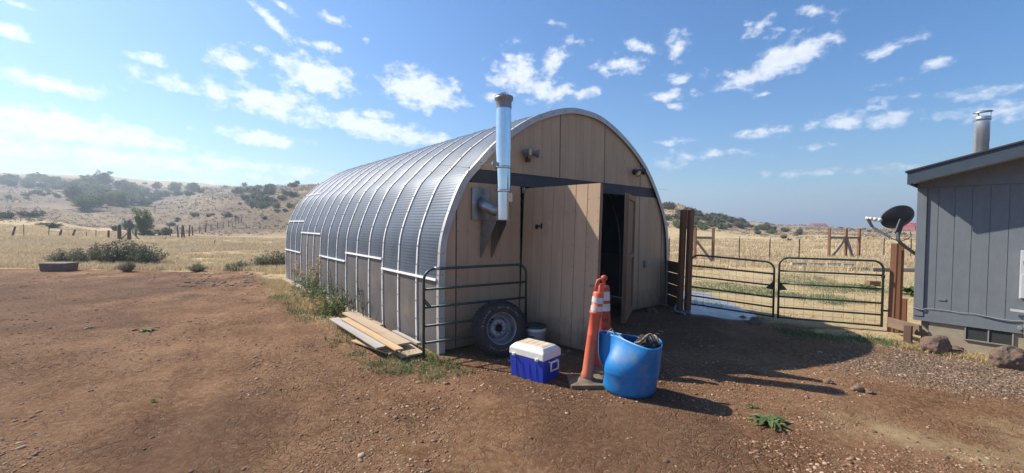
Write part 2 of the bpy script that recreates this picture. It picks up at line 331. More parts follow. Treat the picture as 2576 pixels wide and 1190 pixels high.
# ------------------------------------------------------------------ ground sheet
def build_ground():
    fr = np.arange(-68, 68.001, .24); bk = np.arange(72, 288.1, 4.5)
    th = np.radians(np.concatenate([fr, bk])); nA = len(th)
    R = np.geomspace(.35, 5000, 660); nR = len(R)
    TH, RR = np.meshgrid(th, R); X = RR*np.sin(TH); Y = RR*np.cos(TH); Z = height(X, Y, True)
    V = np.stack([X, Y, Z], -1).reshape(-1, 3)
    V = np.vstack([V, [[0, 0, 0]]])
    i = np.arange(nR-1)[:, None]; k = np.arange(nA)[None, :]; k2 = (k+1) % nA
    q = np.stack([i*nA+k, (i+1)*nA+k, (i+1)*nA+k2, i*nA+k2], -1).reshape(-1, 4)[:, ::-1]
    x = np.append(X.ravel(), 0); y = np.append(Y.ravel(), 0)
    wob = (fbm(x, y, .9, 4)-.5)*1.6
    dry = sstep(-.45, .55, y-YL(x)+wob*np.clip(np.hypot(x, y)/9, .4, 1.6))*(np.abs(np.arctan2(x, y)) < 1.4)
    bx = (x+.998)*.772+(y-5.715)*.636; by = -(x+.998)*.636+(y-5.715)*.772
    strip = sstep(-1.15, -.25, bx+wob*.55)*(bx < .3)*sstep(-.7, .6, by)*(by < 12)
    dry = np.maximum(dry, strip*.75)
    # thin straw-coloured litter in the right foreground
    lit = sstep(1.5, 3.5, x)*sstep(4.7, 3.2, y)*.62*sstep(.34, .60, fbm(x+4, y, .8, 4))
    dry = np.maximum(dry, lit)
    hx, hy = 6.19+.636*.6, 6.38-.772*.6
    hd = (x-6.19)*-.772+(y-6.38)*-.636        # distance out from the house wall
    dry = np.maximum(dry, sstep(.95, .25, hd+wob*.25)*(x > 5.2)*(y < 7.3)*.85)
    grav = sstep(0, 1, 1-np.hypot((x-5.7)/1.6, (y-5.3)/1.0)+wob*.28)
    depth = y
    u = x/np.maximum(y, 1)
    brown = sstep(50, 85, depth)*(u < -.05)*(1-sstep(.15, -.0, np.abs((depth-70)/100))*(u < -.85)) + sstep(22, 30, depth)*sstep(40, 33, depth)*(u < 0)*.55
    yellow_far = sstep(300, 380, depth)*(u < -.3)
    brown = np.clip(brown*(1-yellow_far*.8), 0, 1)*np.clip(.45+fbm(x, y, .05, 3), 0, 1)
    brown = np.maximum(brown, (u > 0)*sstep(60, 110, depth)*.45)
    green = sstep(.52, .72, fbm(x+30, y+8, .5, 4))*(x > 3.6)*sstep(0, 1, y-YL(x))*sstep(17, 11, y)
    damp = np.clip(sstep(.5, .62, fbm(x+70, y, .55, 4)), 0, 1)
    A = np.stack([dry, grav, brown, np.ones_like(dry)], -1); Bq = np.stack([green, damp, np.zeros_like(dry), np.ones_like(dry)], -1)
    m, nt, p = nodes('ground soil'); L = nt.links.new
    g = N(nt, 'ShaderNodeNewGeometry'); P = g.outputs['Position']
    a1 = N(nt, 'ShaderNodeAttribute', attribute_name='za'); a2 = N(nt, 'ShaderNodeAttribute', attribute_name='zb')
    s1 = N(nt, 'ShaderNodeSeparateColor'); L(a1.outputs[0], s1.inputs[0]); s2 = N(nt, 'ShaderNodeSeparateColor'); L(a2.outputs[0], s2.inputs[0])
    def noise(sc_, det=6, rough=.6, dist=0):
        n = N(nt, 'ShaderNodeTexNoise', Scale=sc_, Detail=det, Roughness=rough, Distortion=dist); L(P, n.inputs['Vector']); return n.outputs[0]
    def ramp(i_, lo, hi, o0=0, o1=1):
        r = N(nt, 'ShaderNodeMapRange'); r.inputs[1].default_value = lo; r.inputs[2].default_value = hi; r.inputs[3].default_value = o0; r.inputs[4].default_value = o1; L(i_, r.inputs[0]); return r.outputs[0]
    def mix(f, a, b):
        x_ = N(nt, 'ShaderNodeMix', data_type='RGBA')
        if hasattr(f, 'is_linked') or not isinstance(f, float): L(f, x_.inputs[0])
        else: x_.inputs[0].default_value = f
        for s_, v in ((6, a), (7, b)):
            if isinstance(v, tuple): x_.inputs[s_].default_value = c4(v)
            else: L(v, x_.inputs[s_])
        return x_.outputs[2]
    def mth(op, a, b):
        x_ = N(nt, 'ShaderNodeMath', operation=op)
        for s_, v in ((0, a), (1, b)):
            if isinstance(v, (float, int)): x_.inputs[s_].default_value = v
            else: L(v, x_.inputs[s_])
        return x_.outputs[0]
    dirt = mix(ramp(noise(1.1, 8, .65), .36, .64), (.185, .084, .038), (.32, .175, .092))
    dirt = mix(ramp(noise(16, 6, .75), .46, .72), dirt, (.40, .26, .15))
    dirt = mix(mth('MULTIPLY', s2.outputs[1], .45), dirt, (.11, .056, .036))
    dirt = mix(ramp(noise(55, 4, .8), .60, .72), dirt, (.50, .37, .25))
    dirt = mix(ramp(noise(38, 4, .8), .60, .72), dirt, (.07, .04, .028))
    gravel = mix(ramp(noise(45, 3, .7), .4, .6), (.21, .14, .09), (.10, .068, .046))
    dryc = mix(ramp(noise(.35, 8, .7), .35, .65), (.50, .38, .205), (.38, .28, .15))
    dryc = mix(ramp(noise(7, 6, .75), .45, .7), dryc, (.60, .48, .28))
    brn = mix(ramp(noise(.12, 8, .7), .35, .65), (.215, .148, .092), (.14, .097, .062))
    brn = mix(ramp(noise(1.3, 6, .75), .48, .7), brn, (.075, .06, .04))
    nb = ramp(noise(3.2, 8, .75), .25, .75, -.4, .4)
    def zone(ch, soft=.22):
        v = mth('ADD', ch, mth('MULTIPLY', nb, mth('MULTIPLY', mth('MULTIPLY', ch, mth('SUBTRACT', 1., ch)), 4.)))
        return ramp(v, .5-soft, .5+soft)
    col = mix(zone(s1.outputs[1], .4), dirt, gravel)
    dz = zone(s1.outputs[0], .35)
    far = mix(s1.outputs[2], dryc, brn)
    far = mix(mth('MULTIPLY', s2.outputs[0], ramp(noise(5, 6, .8), .4, .6)), far, (.11, .15, .045))
    col = mix(dz, col, far)
    CRK = True
    L(col, p.inputs['Base Color']); p.inputs['Roughness'].default_value = .95; p.inputs['Specular IOR Level'].default_value = .15
    # relief: mud cracks, crumbs, pebbles
    wv = N(nt, 'ShaderNodeTexNoise', Scale=6., Detail=3); L(P, wv.inputs['Vector'])
    va = N(nt, 'ShaderNodeVectorMath', operation='MULTIPLY_ADD'); L(wv.outputs['Color'], va.inputs[0]); va.inputs[1].default_value = (.16, .16, 0); L(P, va.inputs[2])
    vo = N(nt, 'ShaderNodeTexVoronoi', feature='DISTANCE_TO_EDGE', Scale=11.); L(va.outputs[0], vo.inputs['Vector'])
    vo2 = N(nt, 'ShaderNodeTexVoronoi', feature='DISTANCE_TO_EDGE', Scale=29.); L(va.outputs[0], vo2.inputs['Vector'])
    cr = mth('ADD', ramp(vo.outputs[0], 0, .07), mth('MULTIPLY', ramp(vo2.outputs[0], 0, .1), .45))
    crm = mth('MULTIPLY', mth('MULTIPLY', cr, ramp(noise(.7, 4), .38, .56)), mth('SUBTRACT', 1., dz))
    h = mth('ADD', mth('MULTIPLY', crm, .022), mth('MULTIPLY', noise(9, 8, .8), .035))
    h = mth('ADD', h, mth('MULTIPLY', noise(60, 6, .85), .022))
    vg = N(nt, 'ShaderNodeTexVoronoi', Scale=42.); L(P, vg.inputs['Vector'])
    h = mth('ADD', h, mth('MULTIPLY', mth('MULTIPLY', vg.outputs[0], s1.outputs[1]), -.03))
    bp = N(nt, 'ShaderNodeBump', Strength=1., Distance=1.3); L(h, bp.inputs['Height']); L(bp.outputs[0], p.inputs['Normal'])
    # the small disc at the centre
    tri_fan = None
    o = npmesh('ground', V, q, m, smooth=True, attrs={'za': A, 'zb': Bq})
    tag(o, kind='structure'); return o
build_ground()
# ------------------------------------------------------------------ barn
BW, BL, SEG = 5.87, 9.6, .64
B0 = Vector((-.998, 5.715, 0)); BR = math.atan2(.636, .772)
BMx = Matrix.Translation(B0) @ Matrix.Rotation(BR, 4, 'Z')
def bworld(w, out, z=0): return BMx @ Vector((w, -out, z))
barn = empty('quonset_barn', B0, BR, 'arched corrugated metal barn with a tan plank end wall and open double doors', 'barn')
PP = [(0, 0), (-.01, .6), (0, 1.2), (.06, 1.7), (.33, 2.36), (.61, 2.69), (1.02, 3.08), (1.67, 3.51), (2.4, 3.79), (2.95, 3.86), (3.55, 3.79), (4.32, 3.46), (4.99, 2.98), (5.53, 2.30), (5.79, 1.74), (5.87, 1.1), (5.88, .55), (5.87, 0)]
prof = catmull([(a, b, 0) for a, b in PP], 24)
S = [0]
for a, b in zip(prof, prof[1:]): S.append(S[-1]+(b-a).length)
S = np.array(S); PX = np.array([p.x for p in prof]); PZ = np.array([p.y for p in prof]); SL = S[-1]
def pr(s, off=0.):
    x = np.interp(s, S, PX); z = np.interp(s, S, PZ)
    e = .03; tx = np.interp(s+e, S, PX)-np.interp(s-e, S, PX); tz = np.interp(s+e, S, PZ)-np.interp(s-e, S, PZ)
    l = np.hypot(tx, tz)+1e-9; return x-off*tz/l, z+off*tx/l
def s_at_z(z, right=False):
    idx = np.arange(len(S)); half = int(np.argmax(PZ))
    if right: k = np.arange(len(S)-1, half, -1)
    else: k = np.arange(0, half)
    return float(np.interp(z, PZ[k], S[k]))
def top_at(w, inset):          # inner arch height at width w
    s = np.linspace(0, SL, 900); x, z = pr(s, -inset); half = int(np.argmax(z))
    if w < x[half]: k = np.arange(0, half); k = k[x[k] <= x[half]]
    else: k = np.arange(len(s)-1, half, -1)
    xs = x[k]; o = np.argsort(xs); return float(np.interp(w, xs[o], z[k][o]))
def sweep(name, s0, s1, y0, y1, mt, step, off0, amp=0., wl=.05, thick=.0, bulge=.012):
    n = max(4, int((s1-s0)/step)); s = np.linspace(s0, s1, n); ph = amp*np.cos(2*np.pi*s/wl)
    ys = [y0, y0+.05, (y0+y1)/2, y1-.05, y1]; offs = [0, bulge*.8, bulge, bulge*.8, 0]; V = []
    for yy, of in zip(ys, offs):
        x, z = pr(s, off0+of+ph*(1 if of else .3)); V.append(np.stack([x, np.full(n, yy), z], -1))
    V = np.concatenate(V); i = np.arange(n-1)[:, None]; j = np.arange(4)[None]
    q = np.stack([j*n+i, (j+1)*n+i, (j+1)*n+i+1, j*n+i+1], -1).reshape(-1, 4)
    return npmesh(name, V, q, mt, barn, True)
stepz = [1.03]*3+[1.19]*3+[1.01]*3+[1.53]*3+[.97]*3
for i in range(15):
    y0, y1 = i*SEG+.011, (i+1)*SEG-.011
    sl = s_at_z(stepz[i]); sr = s_at_z(1.05, True)
    sweep('corrugated_panel', sl, sr, y0, y1, M['galv'], .0085, 0, .0010, .046)
    o = sweep('skirt_panel', 0, sl+.03, y0, y1, M['skirt'], .08, -.006, 0); 
    o = sweep('skirt_panel', sr-.03, SL, y0, y1, M['skirt'], .08, -.006, 0)
def ring(mb, y0, y1, o0, o1, s0=0, s1=None, step=.06):
    s1 = SL if s1 is None else s1
    n = max(3, int((s1-s0)/step)); s = np.linspace(s0, s1, n); a = pr(s, o0); b = pr(s, o1)
    vs = []; 
    for k in range(n): vs += [(a[0][k], y0, a[1][k]), (a[0][k], y1, a[1][k]), (b[0][k], y1, b[1][k]), (b[0][k], y0, b[1][k])]
    fs = [(0, 1, 2, 3), (4*n-4, 4*n-1, 4*n-2, 4*n-3)]
    for k in range(n-1):
        for e in range(4): fs.append((4*k+e, 4*k+(e+1) % 4, 4*k+4+(e+1) % 4, 4*k+4+e))
    mb.add(vs, fs)
for i in range(1, 16):
    mb = MB(); y = i*SEG; ring(mb, y-.018, y+.018, .0, .022)
    mb.cm = 1
    for s in np.arange(.12, SL, .27):
        x, z = pr(s, .024); mb.box((float(x), y, float(z)), (.011, .014, .011))
    mb.build('rib', [M['rib'], M['bolt']], barn)
for (a, b, z) in ((0, 3, 1.03), (3, 6, 1.19), (6, 9, 1.01), (9, 12, 1.53), (12, 15, .97), (12, 15, 1.84), (12, 14.6, 2.64)):
    mb = MB(); s = s_at_z(z); x, zz = pr(s, .03); x0, z0 = pr(s, 0)
    mb.beam((float(x), a*SEG+.02, float(zz)), (float(x), b*SEG, float(zz)), .035, .02, up=(-1, 0, .2)); mb.build('seam_bar', M['rib'], barn)
# end angle: outer lip and face
mb = MB(); ring(mb, -.03, .03, -.010, .016); ring(mb, -.034, -.028, -.080, -.008)
mb.cm = 1
for s in np.arange(.2, SL, .3):
    x, z = pr(s, -.03); mb.box((float(x), -.036, float(z)), (.011, .008, .011))
    x, z = pr(s, .018); mb.box((float(x), 0., float(z)), (.012, .012, .010))
mb.build('end_angle', [M['trim'], M['bolt']], barn)
# front wall, in strips with grooves
def wall_strips(mb, w0, w1, zlo, zhi, y0, th, inset=.05, seams=(), pitch=.203, gap=.003, jit=.0):
    edges = [w0]; sm = sorted([s for s in seams if w0 < s < w1]); marks = sm+[w1]; cur = w0
    for mk in marks:
        k = max(1, round((mk-cur)/pitch)); 
        for j in range(1, k+1): edges.append(cur+(mk-cur)*j/k)
        cur = mk
    for a, b in zip(edges, edges[1:]):
        ga = (.011 if any(abs(a-s) < 1e-6 for s in sm) else gap/2); gb = (.011 if any(abs(b-s) < 1e-6 for s in sm) else gap/2)
        xa, xb = a+ga, b-gb; top = []
        for t in np.linspace(0, 1, 7):
            w = xb+(xa-xb)*t; zt = min(zhi, top_at(w, inset)) if inset is not None else zhi
            top.append((w, max(zt, zlo)))
        if max(t[1] for t in top)-zlo < .02: continue
        poly = [(xa, zlo), (xb, zlo)]+[t for t in top if t[1] >= zlo]
        zz = random.uniform(-jit, jit)
        vs = [(px, y0, pz) for px, pz in poly]+[(px, y0+th, pz) for px, pz in poly]; n = len(poly)
        mb.add(vs, [tuple(range(n))[::-1], tuple(range(n, 2*n))]+[(i, (i+1) % n, n+(i+1) % n, n+i) for i in range(n)])
seams = (.287, 2.37, 3.59, 4.78, 5.65); DL, DR, DH = 1.51, 4.44, 2.41
mb = MB()
wall_strips(mb, .03, 5.84, 2.614, 9, .02, .014, .05, seams)
mb.build('upper_wall', M['tan'], barn)
mb = MB(); wall_strips(mb, .03, DL-.03, .03, DH, .026, .014, .05, seams); mb.build('lower_wall', M['tan'], barn)
mb = MB(); wall_strips(mb, DR+.02, 5.83, .03, DH, .026, .014, .05, seams); mb.build('lower_wall', M['tan'], barn)
# backing sheets behind the strips, and the far end wall
def backing(mb, w0, w1, zlo, zhi, y):
    n = 40; ws = np.linspace(w0, w1, n); top = [(float(w), max(zlo, min(zhi, top_at(float(w), .03)))) for w in ws]
    vs = [(w, y, zlo) for w, _ in top]+[(w, y, z) for w, z in top]+[(w, y+.02, zlo) for w, _ in top]+[(w, y+.02, z) for w, z in top]
    fs = []
    for k in range(n-1):
        fs += [(k, k+1, n+k+1, n+k), (2*n+k, 3*n+k, 3*n+k+1, 2*n+k+1), (n+k, n+k+1, 3*n+k+1, 3*n+k), (k, 2*n+k, 2*n+k+1, k+1)]
    mb.add(vs, fs)
mb = MB(); backing(mb, .02, 5.85, 2.616, 9, .0255); backing(mb, .02, DL-.035, .032, DH-.004, .0315); backing(mb, DR+.025, 5.85, .032, DH-.004, .0315)
mb.build('wall_backing', M['tan'], barn)
for s_ in seams:
    zt = top_at(s_, .06)
    if zt > 2.7: mb = MB(); mb.box((s_, .0236, (2.62+zt)/2), (.018, .0022, zt-2.62)); mb.build('seam', M['header'], barn)
    if s_ < DL or s_ > DR: zt = min(zt, DH-.01); mb = MB(); mb.box((s_, .0296, (.05+zt)/2), (.018, .0022, zt-.05)); mb.build('seam', M['header'], barn)
mb = MB(); backing(mb, .02, 5.85, .0, 9, BL-.03); mb.build('rear_wall', M['tan'], barn)
mb = MB()
vs = []; ws = np.linspace(.25, 5.62, 30)
zl, zh = DH+.003, 2.611
for w in ws:
    zt = min(zh, top_at(float(w), .05)); vs += [(float(w), .03, min(zl, zt-.001)), (float(w), .03, zt), (float(w), .039, min(zl, zt-.001)), (float(w), .039, zt)]
fs = [(0, 1, 3, 2), (116, 118, 119, 117)]
for k in range(29):
    b = 4*k; fs += [(b, b+4, b+5, b+1), (b+2, b+3, b+7, b+6), (b+1, b+5, b+7, b+3), (b, b+2, b+6, b+4)]
mb.add(vs, fs); mb.build('header_board', M['header'], barn)
for x in (DL-.045, DR+.07):
    mb = MB(); mb.box((x, .085, 1.2), (.08, .08, 2.4)); mb.build('door_jamb', M['tan_raw'], barn)
# concrete footing along the visible side
mb = MB(); mb.box((-.09, BL/2+.9, .02), (.16, BL-1.9, .09)); mb.build('footing', M['concrete'], barn, bevel=.02)
def leaf(name, hinge_w, length, dirv, tilt, parts):
    e = bpy.data.objects.new(name, None)
    # the leaf itself is a mesh: local x along the leaf, thickness in y
    mb = MB(); z0, z1 = .05, DH-.03; k = round(length/.21)
    for i in range(k):
        a = length*i/k+.003; b = length*(i+1)/k-.003
        g = .008 if i == k-2 else 0
        mb.box(((a+b)/2, -.012, (z0+z1)/2), (b-a-g, .014, z1-z0)); 
    mb.cm = 1
    mb.box((length/2, .0025, (z0+z1)/2), (length-.004, .033, z1-z0-.004))
    for zc in (z0+.06, (z0+z1)/2, z1-.06): mb.box((length/2, .038, zc), (length-.1, .036, .09))
    mb.box((length-.03, .038, (z0+z1)/2), (.05, .036, z1-z0-.01)); mb.box((.03, .038, (z0+z1)/2), (.05, .036, z1-z0-.01))
    o = mb.build(name, [M['tan'], M['tan_raw']], barn)
    ang = math.atan2(dirv[1], dirv[0]); o.matrix_local = Matrix.Translation((hinge_w, -.01, 0)) @ Matrix.Rotation(ang, 4, 'Z') @ Matrix.Rotation(tilt, 4, 'X')
    return o
# left leaf swings out square to the wall
ld = leaf('door', DL-.05, 1.41, (.12, -1), rad(-2.3), None); ld['label'] = 'wide left door leaf swung out square to the wall'
mb = MB(); mb.beam((.28, -.03, 2.02-.25), (.40, -.03, 2.03-.25), .012, .02); mb.beam((.40, -.03, 1.74), (.40, -.03, 1.82), .012, .03); mb.box((.30, -.03, 1.77), (.05, .012, .07)); mb.build('hasp', M['bolt'], ld)
mb = MB(); mb.tube([(1.32, -.02, .97), (1.32, -.05, .97), (1.37, -.055, .975)], .012, 8); mb.build('latch', M['steel_dull'], ld)
mb = MB()
for zz in np.arange(.15, 2.35, .17):
    for xx in (1.41*5/7-.02, 1.41*6/7+.02, 1.39, .03): mb.box((xx+random.uniform(-.01, .01), -.0195, zz+random.uniform(-.04, .04)), (.009, .004, .009))
mb.build('nail_head', M['bolt'], ld)['kind'] = 'stuff'
dv = Vector((-.40*.772-.99*.636, .40*.636-.99*.772)); rd = leaf('door', DR, 1.2, (dv.x, dv.y), rad(-.8), None); rd['label'] = 'right door leaf seen almost edge-on beside the dark opening'
for z_ in (2.3, .3):
    mb = MB(); mb.beam((DL-.01, -.03, z_), (DL-.01, -.03, z_+.09), .03, .04); mb.build('hinge', M['steel_dull'], barn)
mb = MB(); rs_ = random.Random(5)
for s_ in (.287, 5.65, 4.47, 4.7, 5.1, 5.4, .65, 1.05, 1.44):
    for zz in np.arange(.15, 2.36, .22):
        if zz < top_at(s_, .1): mb.box((s_+.025+rs_.uniform(-.01, .01), .0255, zz+rs_.uniform(-.05, .05)), (.010, .003, .010))
for s_ in (1.3, 1.9, 2.4, 2.95, 3.62, 4.2, 4.8, 5.1):
    for zz in np.arange(2.66, 3.7, .24):
        if zz < top_at(s_, .1): mb.box((s_+.025, .0195, zz+rs_.uniform(-.05, .05)), (.010, .003, .010))
mb.build('nail_head', M['bolt'], barn)['kind'] = 'stuff'
# electrical box and broken corner on right of door
mb = MB(); mb.box((4.98, .0, .98), (.075, .05, .15)); mb.build('outlet_box', M['cap'], barn, bevel=.01)
# chimney pipe on its bracket
mb = MB(); CW, CY = .85, -.33
for (za, zb, r) in ((1.87, 2.28, .104), (2.28, 2.62, .106), (2.60, 3.46, .109)): mb.lathe([(r, za), (r, zb)], 32, Matrix.Translation((CW, CY, 0)))
for zz in (2.28, 2.615): mb.lathe([(.107, zz-.02), (.113, zz-.018), (.113, zz+.018), (.107, zz+.02)], 32, Matrix.Translation((CW, CY, 0)))
mb.box((CW+.065, CY-.095, 2.19), (.045, .012, .13))
pipe = mb.build('stove_pipe', M['steel'], barn, recalc=True)
mb = MB(); mb.lathe([(.112, 3.45), (.112, 3.545), (.13, 3.57), (.134, 3.585), (.138, 3.60), (.128, 3.615), (.085, 3.65), (.04, 3.672), (.0, 3.676)], 32, Matrix.Translation((CW, CY, 0)))
for k in range(24):
    a = 2*math.pi*k/24; mb.beam((CW+.03*math.cos(a), CY+.03*math.sin(a), 3.678), (CW+.130*math.cos(a), CY+.130*math.sin(a), 3.617), .012, .01)
mb.build('pipe_cap', M['cap'], pipe)
mb = MB(); mb.box((CW, CY+.02, 1.862), (.30, .36, .012)); mb.build('shelf', M['steel_dull'], pipe)
for dx in (-.27, .03):
    x = CW+dx; 
    if dx < 0: x = CW-.15
    else: x = CW+.05
    vs = [(x, .018, 1.86), (x, CY-.02, 1.86), (x, CY-.01, 1.80), (x, .0, 1.30), (x, .018, 1.30)]; vs2 = [(a+.006, b, c) for a, b, c in vs]
    mb = MB(); mb.add(vs+vs2, [(0, 1, 2, 3, 4), (9, 8, 7, 6, 5)]+[(i, (i+1) % 5, 5+(i+1) % 5, 5+i) for i in range(5)]); mb.build('bracket', M['steel_dull'], pipe)
mb = MB(); mb.box((CW-.17, .0, 2.1), (.30, .035, .46)); mb.build('wall_plate', M['steel_dull'], pipe); mb = MB()
mb.beam((CW-.17, .0, 2.66), (CW-.17, CY, 2.66), .03, .004); mb.box((CW-.1, CY, 2.66), (.2, .03, .04))
mb.build('strap', M['steel_dull'], pipe)
mb = MB(); mb.tube([(CW-.17, .0, 2.13), (CW-.16, -.12, 2.06), (CW-.08, -.24, 2.0), (CW, CY, 1.99)], .075, 16); mb.build('elbow', M['steel_dull'], pipe)
# floodlights
def flood(w, z, dark, lab, heads, sens):
    p = bworld(w, -.02+.0, z); e = empty('floodlight', bworld(w, -.02, z), BR, lab, 'floodlight', 'twin floodlights on the barn front')
    mh = M['lamp_dark'] if dark else M['lamp']
    mb = MB(); mb.lathe([(.0, 0), (.055, 0), (.06, .02), (.05, .045), (0, .05)], 16, Matrix.Rotation(rad(90), 4, 'X')); mb.build('mount', mh, e)
    for (dx, dz, d) in heads:
        d = Vector(d).normalized(); q = d.to_track_quat('Z', 'Y').to_matrix().to_4x4()
        a = Vector((dx, -.09, dz)); MM = Matrix.Translation(a) @ q
        mb = MB(); mb.tube([(0, -.04, 0), a*.6+Vector((0, -.05, 0)), a], .014, 8)
        mb.lathe([(.0, -.06), (.03, -.055), (.036, -.03), (.045, .03), (.068, .075), (.072, .085), (.068, .088), (.064, .08)], 20, MM)
        h = mb.build('lamp_head', mh, e)
        mb = MB(); mb.lathe([(.066, .078), (.04, .09), (0, .094)], 20, MM); mb.build('lens', M['lens'], h)
    if sens:
        mb = MB(); mb.box((-.0, -.06, -.10), (.06, .06, .06)); mb.tube([(0, -.03, 0), (-.0, -.05, -.08)], .014, 8); mb.build('sensor', M['lamp_dark'], e, bevel=.012)
flood(1.58, 2.93, False, 'pale twin floodlight with a motion sensor, beside the stove pipe', [(-.07, .02, (.35, -.85, -.1)), (.09, .02, (.75, -.55, -.15))], True)
flood(4.55, 2.90, True, 'dark twin floodlight near the right shoulder of the barn arch', [(-.06, .0, (-.1, -.75, -.55)), (.1, .02, (.75, -.3, -.05))], False)
# ------------------------------------------------------------------ tube gates
def gate_tree(a, b, za, zb, zt, rails, lab, group, legs=0., mesh=True, rr=.0185, bottom_corner=False):
    a = Vector((a[0], a[1], 0)); b = Vector((b[0], b[1], 0)); L_ = (b-a).length; ang = math.atan2((b-a).y, (b-a).x)
    e = empty('tube_gate', a, ang, lab, 'gate', group)
    zl = lambda x: za+(zb-za)*x/L_
    R = .15; pts = [(0, 0, zl(0))]
    for k in range(9):
        t = math.pi/2*k/8; pts.append((R-R*math.cos(t), 0, zt+zl(0)-za-R+R*math.sin(t)))
    for k in range(9):
        t = math.pi/2*k/8; pts.append((L_-R+R*math.sin(t), 0, zt+zl(L_)-za-R+R*math.cos(t)))
    pts.append((L_, 0, zl(L_)))
    mb = MB(); mb.tube(pts, rr, 12); mb.build('frame', M['gate'], e)
    for z in rails:
        mb = MB(); mb.tube([(0, 0, z+zl(0)-za), (L_, 0, z+zl(L_)-za)], rr*.88, 10); mb.build('rail', M['gate'], e)
    if mesh:
        mb = MB()
        for x in np.arange(.1, L_, .15): mb.tube([(x, .024, zl(x)), (x+.004, .024, zt+zl(x)-za-.02)], .0022, 4, False)
        for z in np.arange(.1, zt-za, .15): mb.tube([(0.02, .026, zl(0)+z), (L_-.02, .026, zl(L_)+z)], .0022, 4, False)
        mb.build('wire_mesh', M['wire'], e)
    return e, L_
gl = gp(1742, 766, .14)
zs = lambda lo, hi, fr: [hi-(hi-lo)*f for f in fr]
g1a = (3.80, 8.80); g1b = (4.985, 7.89); g2a = (5.04, 7.83); g2b = (6.44, 7.20)
e, L_ = gate_tree(g1a, g1b, .13, .07, 1.19, zs(.15, 1.19, (.22, .43, .65, .83, 1)), 'farther dark green tube gate, left of the pair, hinged on the tall red-brown posts', 'closed pair of green tube gates')
for z_ in (.98, .35):
    mb = MB(); mb.beam((-.09, 0, z_), (.02, 0, z_), .02, .03); mb.build('hinge', M['gate'], e)
mb = MB(); mb.add([(L_-.14, -.004, .62), (L_, -.004, .78), (L_, -.004, .6), (L_-.14, .004, .62), (L_, .004, .78), (L_, .004, .6)], [(0, 1, 2), (5, 4, 3), (0, 3, 4, 1), (1, 4, 5, 2), (2, 5, 3, 0)]); mb.build('gusset', M['gate'], e)
e, L_ = gate_tree(g2a, g2b, .07, .07, 1.22, zs(.09, 1.22, (.22, .43, .65, .83, 1)), 'nearer dark green tube gate, right of the pair, latched beside the grey house', 'closed pair of green tube gates')
mb = MB(); mb.beam((L_-.02, 0, .36), (L_+.1, 0, .36), .02, .03); mb.build('hinge', M['gate'], e)
mb = MB(); mb.beam((L_-.02, 0, .95), (L_+.02, 0, .95), .06, .05); mb.build('clamp', M['gate'], e)
mb = MB(); mb.add([(.14, -.004, .62), (0, -.004, .78), (0, -.004, .6), (.14, .004, .62), (0, .004, .78), (0, .004, .6)], [(0, 1, 2), (5, 4, 3), (0, 3, 4, 1), (1, 4, 5, 2), (2, 5, 3, 0)]); mb.build('gusset', M['gate'], e)
la = bworld(-.27, .07); lb = bworld(1.33, .30)
e, L_ = gate_tree((la.x, la.y), (lb.x, lb.y), 0, 0, 1.2, (.93, .69, .44, .215), 'dark green five bar gate leaning against the barn front behind the wheel', None, mesh=False)
mb = MB(); mb.tube([(.15, 0, 1.2), (.25, 0, 1.2)], .0235, 12); mb.build('sleeve', M['steel_dull'], e)
mb = MB(); mb.beam((.01, 0, .80), (.10, 0, .69), .02, .02); mb.beam((.01, 0, .76), (.07, 0, .69), .015, .02); mb.build('gusset', M['gate'], e)
# ------------------------------------------------------------------ posts by the gates
def squarepost(loc, w, h, lean=(0, 0), m='redwood', name='gate_post', lab='', group=None, rz=.3, cat='post'):
    mb = MB(); vs = []
    mb.box((0, 0, h/2-.05), (w, w, h+.1))
    o = mb.build(name, M[m], None, bevel=.006)
    o.matrix_world = Matrix.Translation(loc) @ Matrix.Rotation(lean[0], 4, 'Y') @ Matrix.Rotation(lean[1], 4, 'X') @ Matrix.Rotation(rz, 4, 'Z')
    return tag(o, lab, cat, group)
squarepost((3.57, 8.80, 0), .10, 2.14, (rad(1.3), 0), lab='tall red-brown timber post standing nearest the barn', rz=.25)
squarepost((3.70, 8.72, 0), .10, 2.15, (rad(1.0), 0), lab='tall red-brown timber post carrying the left green gate', rz=.25)
squarepost((6.575, 7.17, 0), .085, 1.53, (rad(.8), 0), lab='shoulder-high red-brown post touching the right green gate', rz=.6)
squarepost((6.735, 7.22, 0), .09, 1.53, (rad(.5), 0), lab='shoulder-high red-brown post between the gate post and the short stub', rz=.75)
squarepost((6.89, 7.28, 0), .085, .56, (0, 0), lab='short red-brown post stub beside the grey house', rz=.7)
mb = MB(); a = at(2236, 815, 7.02); b = at(2316, 826, 6.28); a.z = .20; b.z = .24
mb.beam(a, b, .04, .16); tag(mb.build('rail_board', M['brownboard'], bevel=.004), 'brown low board nailed across the foot of the right-hand posts', 'board')
squarepost((6.10, 6.36, 0), .09, .30, (0, 0), 'darkwood', 'board_stub', 'dark short timber stub under the corner of the grey house', rz=.6)
pf = empty('plank_fence', (3.55, 9.42, 0), math.atan2(8.86-9.42, 3.575-3.55), 'low dark plank fence panel filling the gap between barn and post', 'fence')
for k in range(4):
    mb = MB(); mb.box((.28, 0, .13+.255*k), (.56, .03, .24)); mb.build('board', M['darkwood'], pf, bevel=.003)
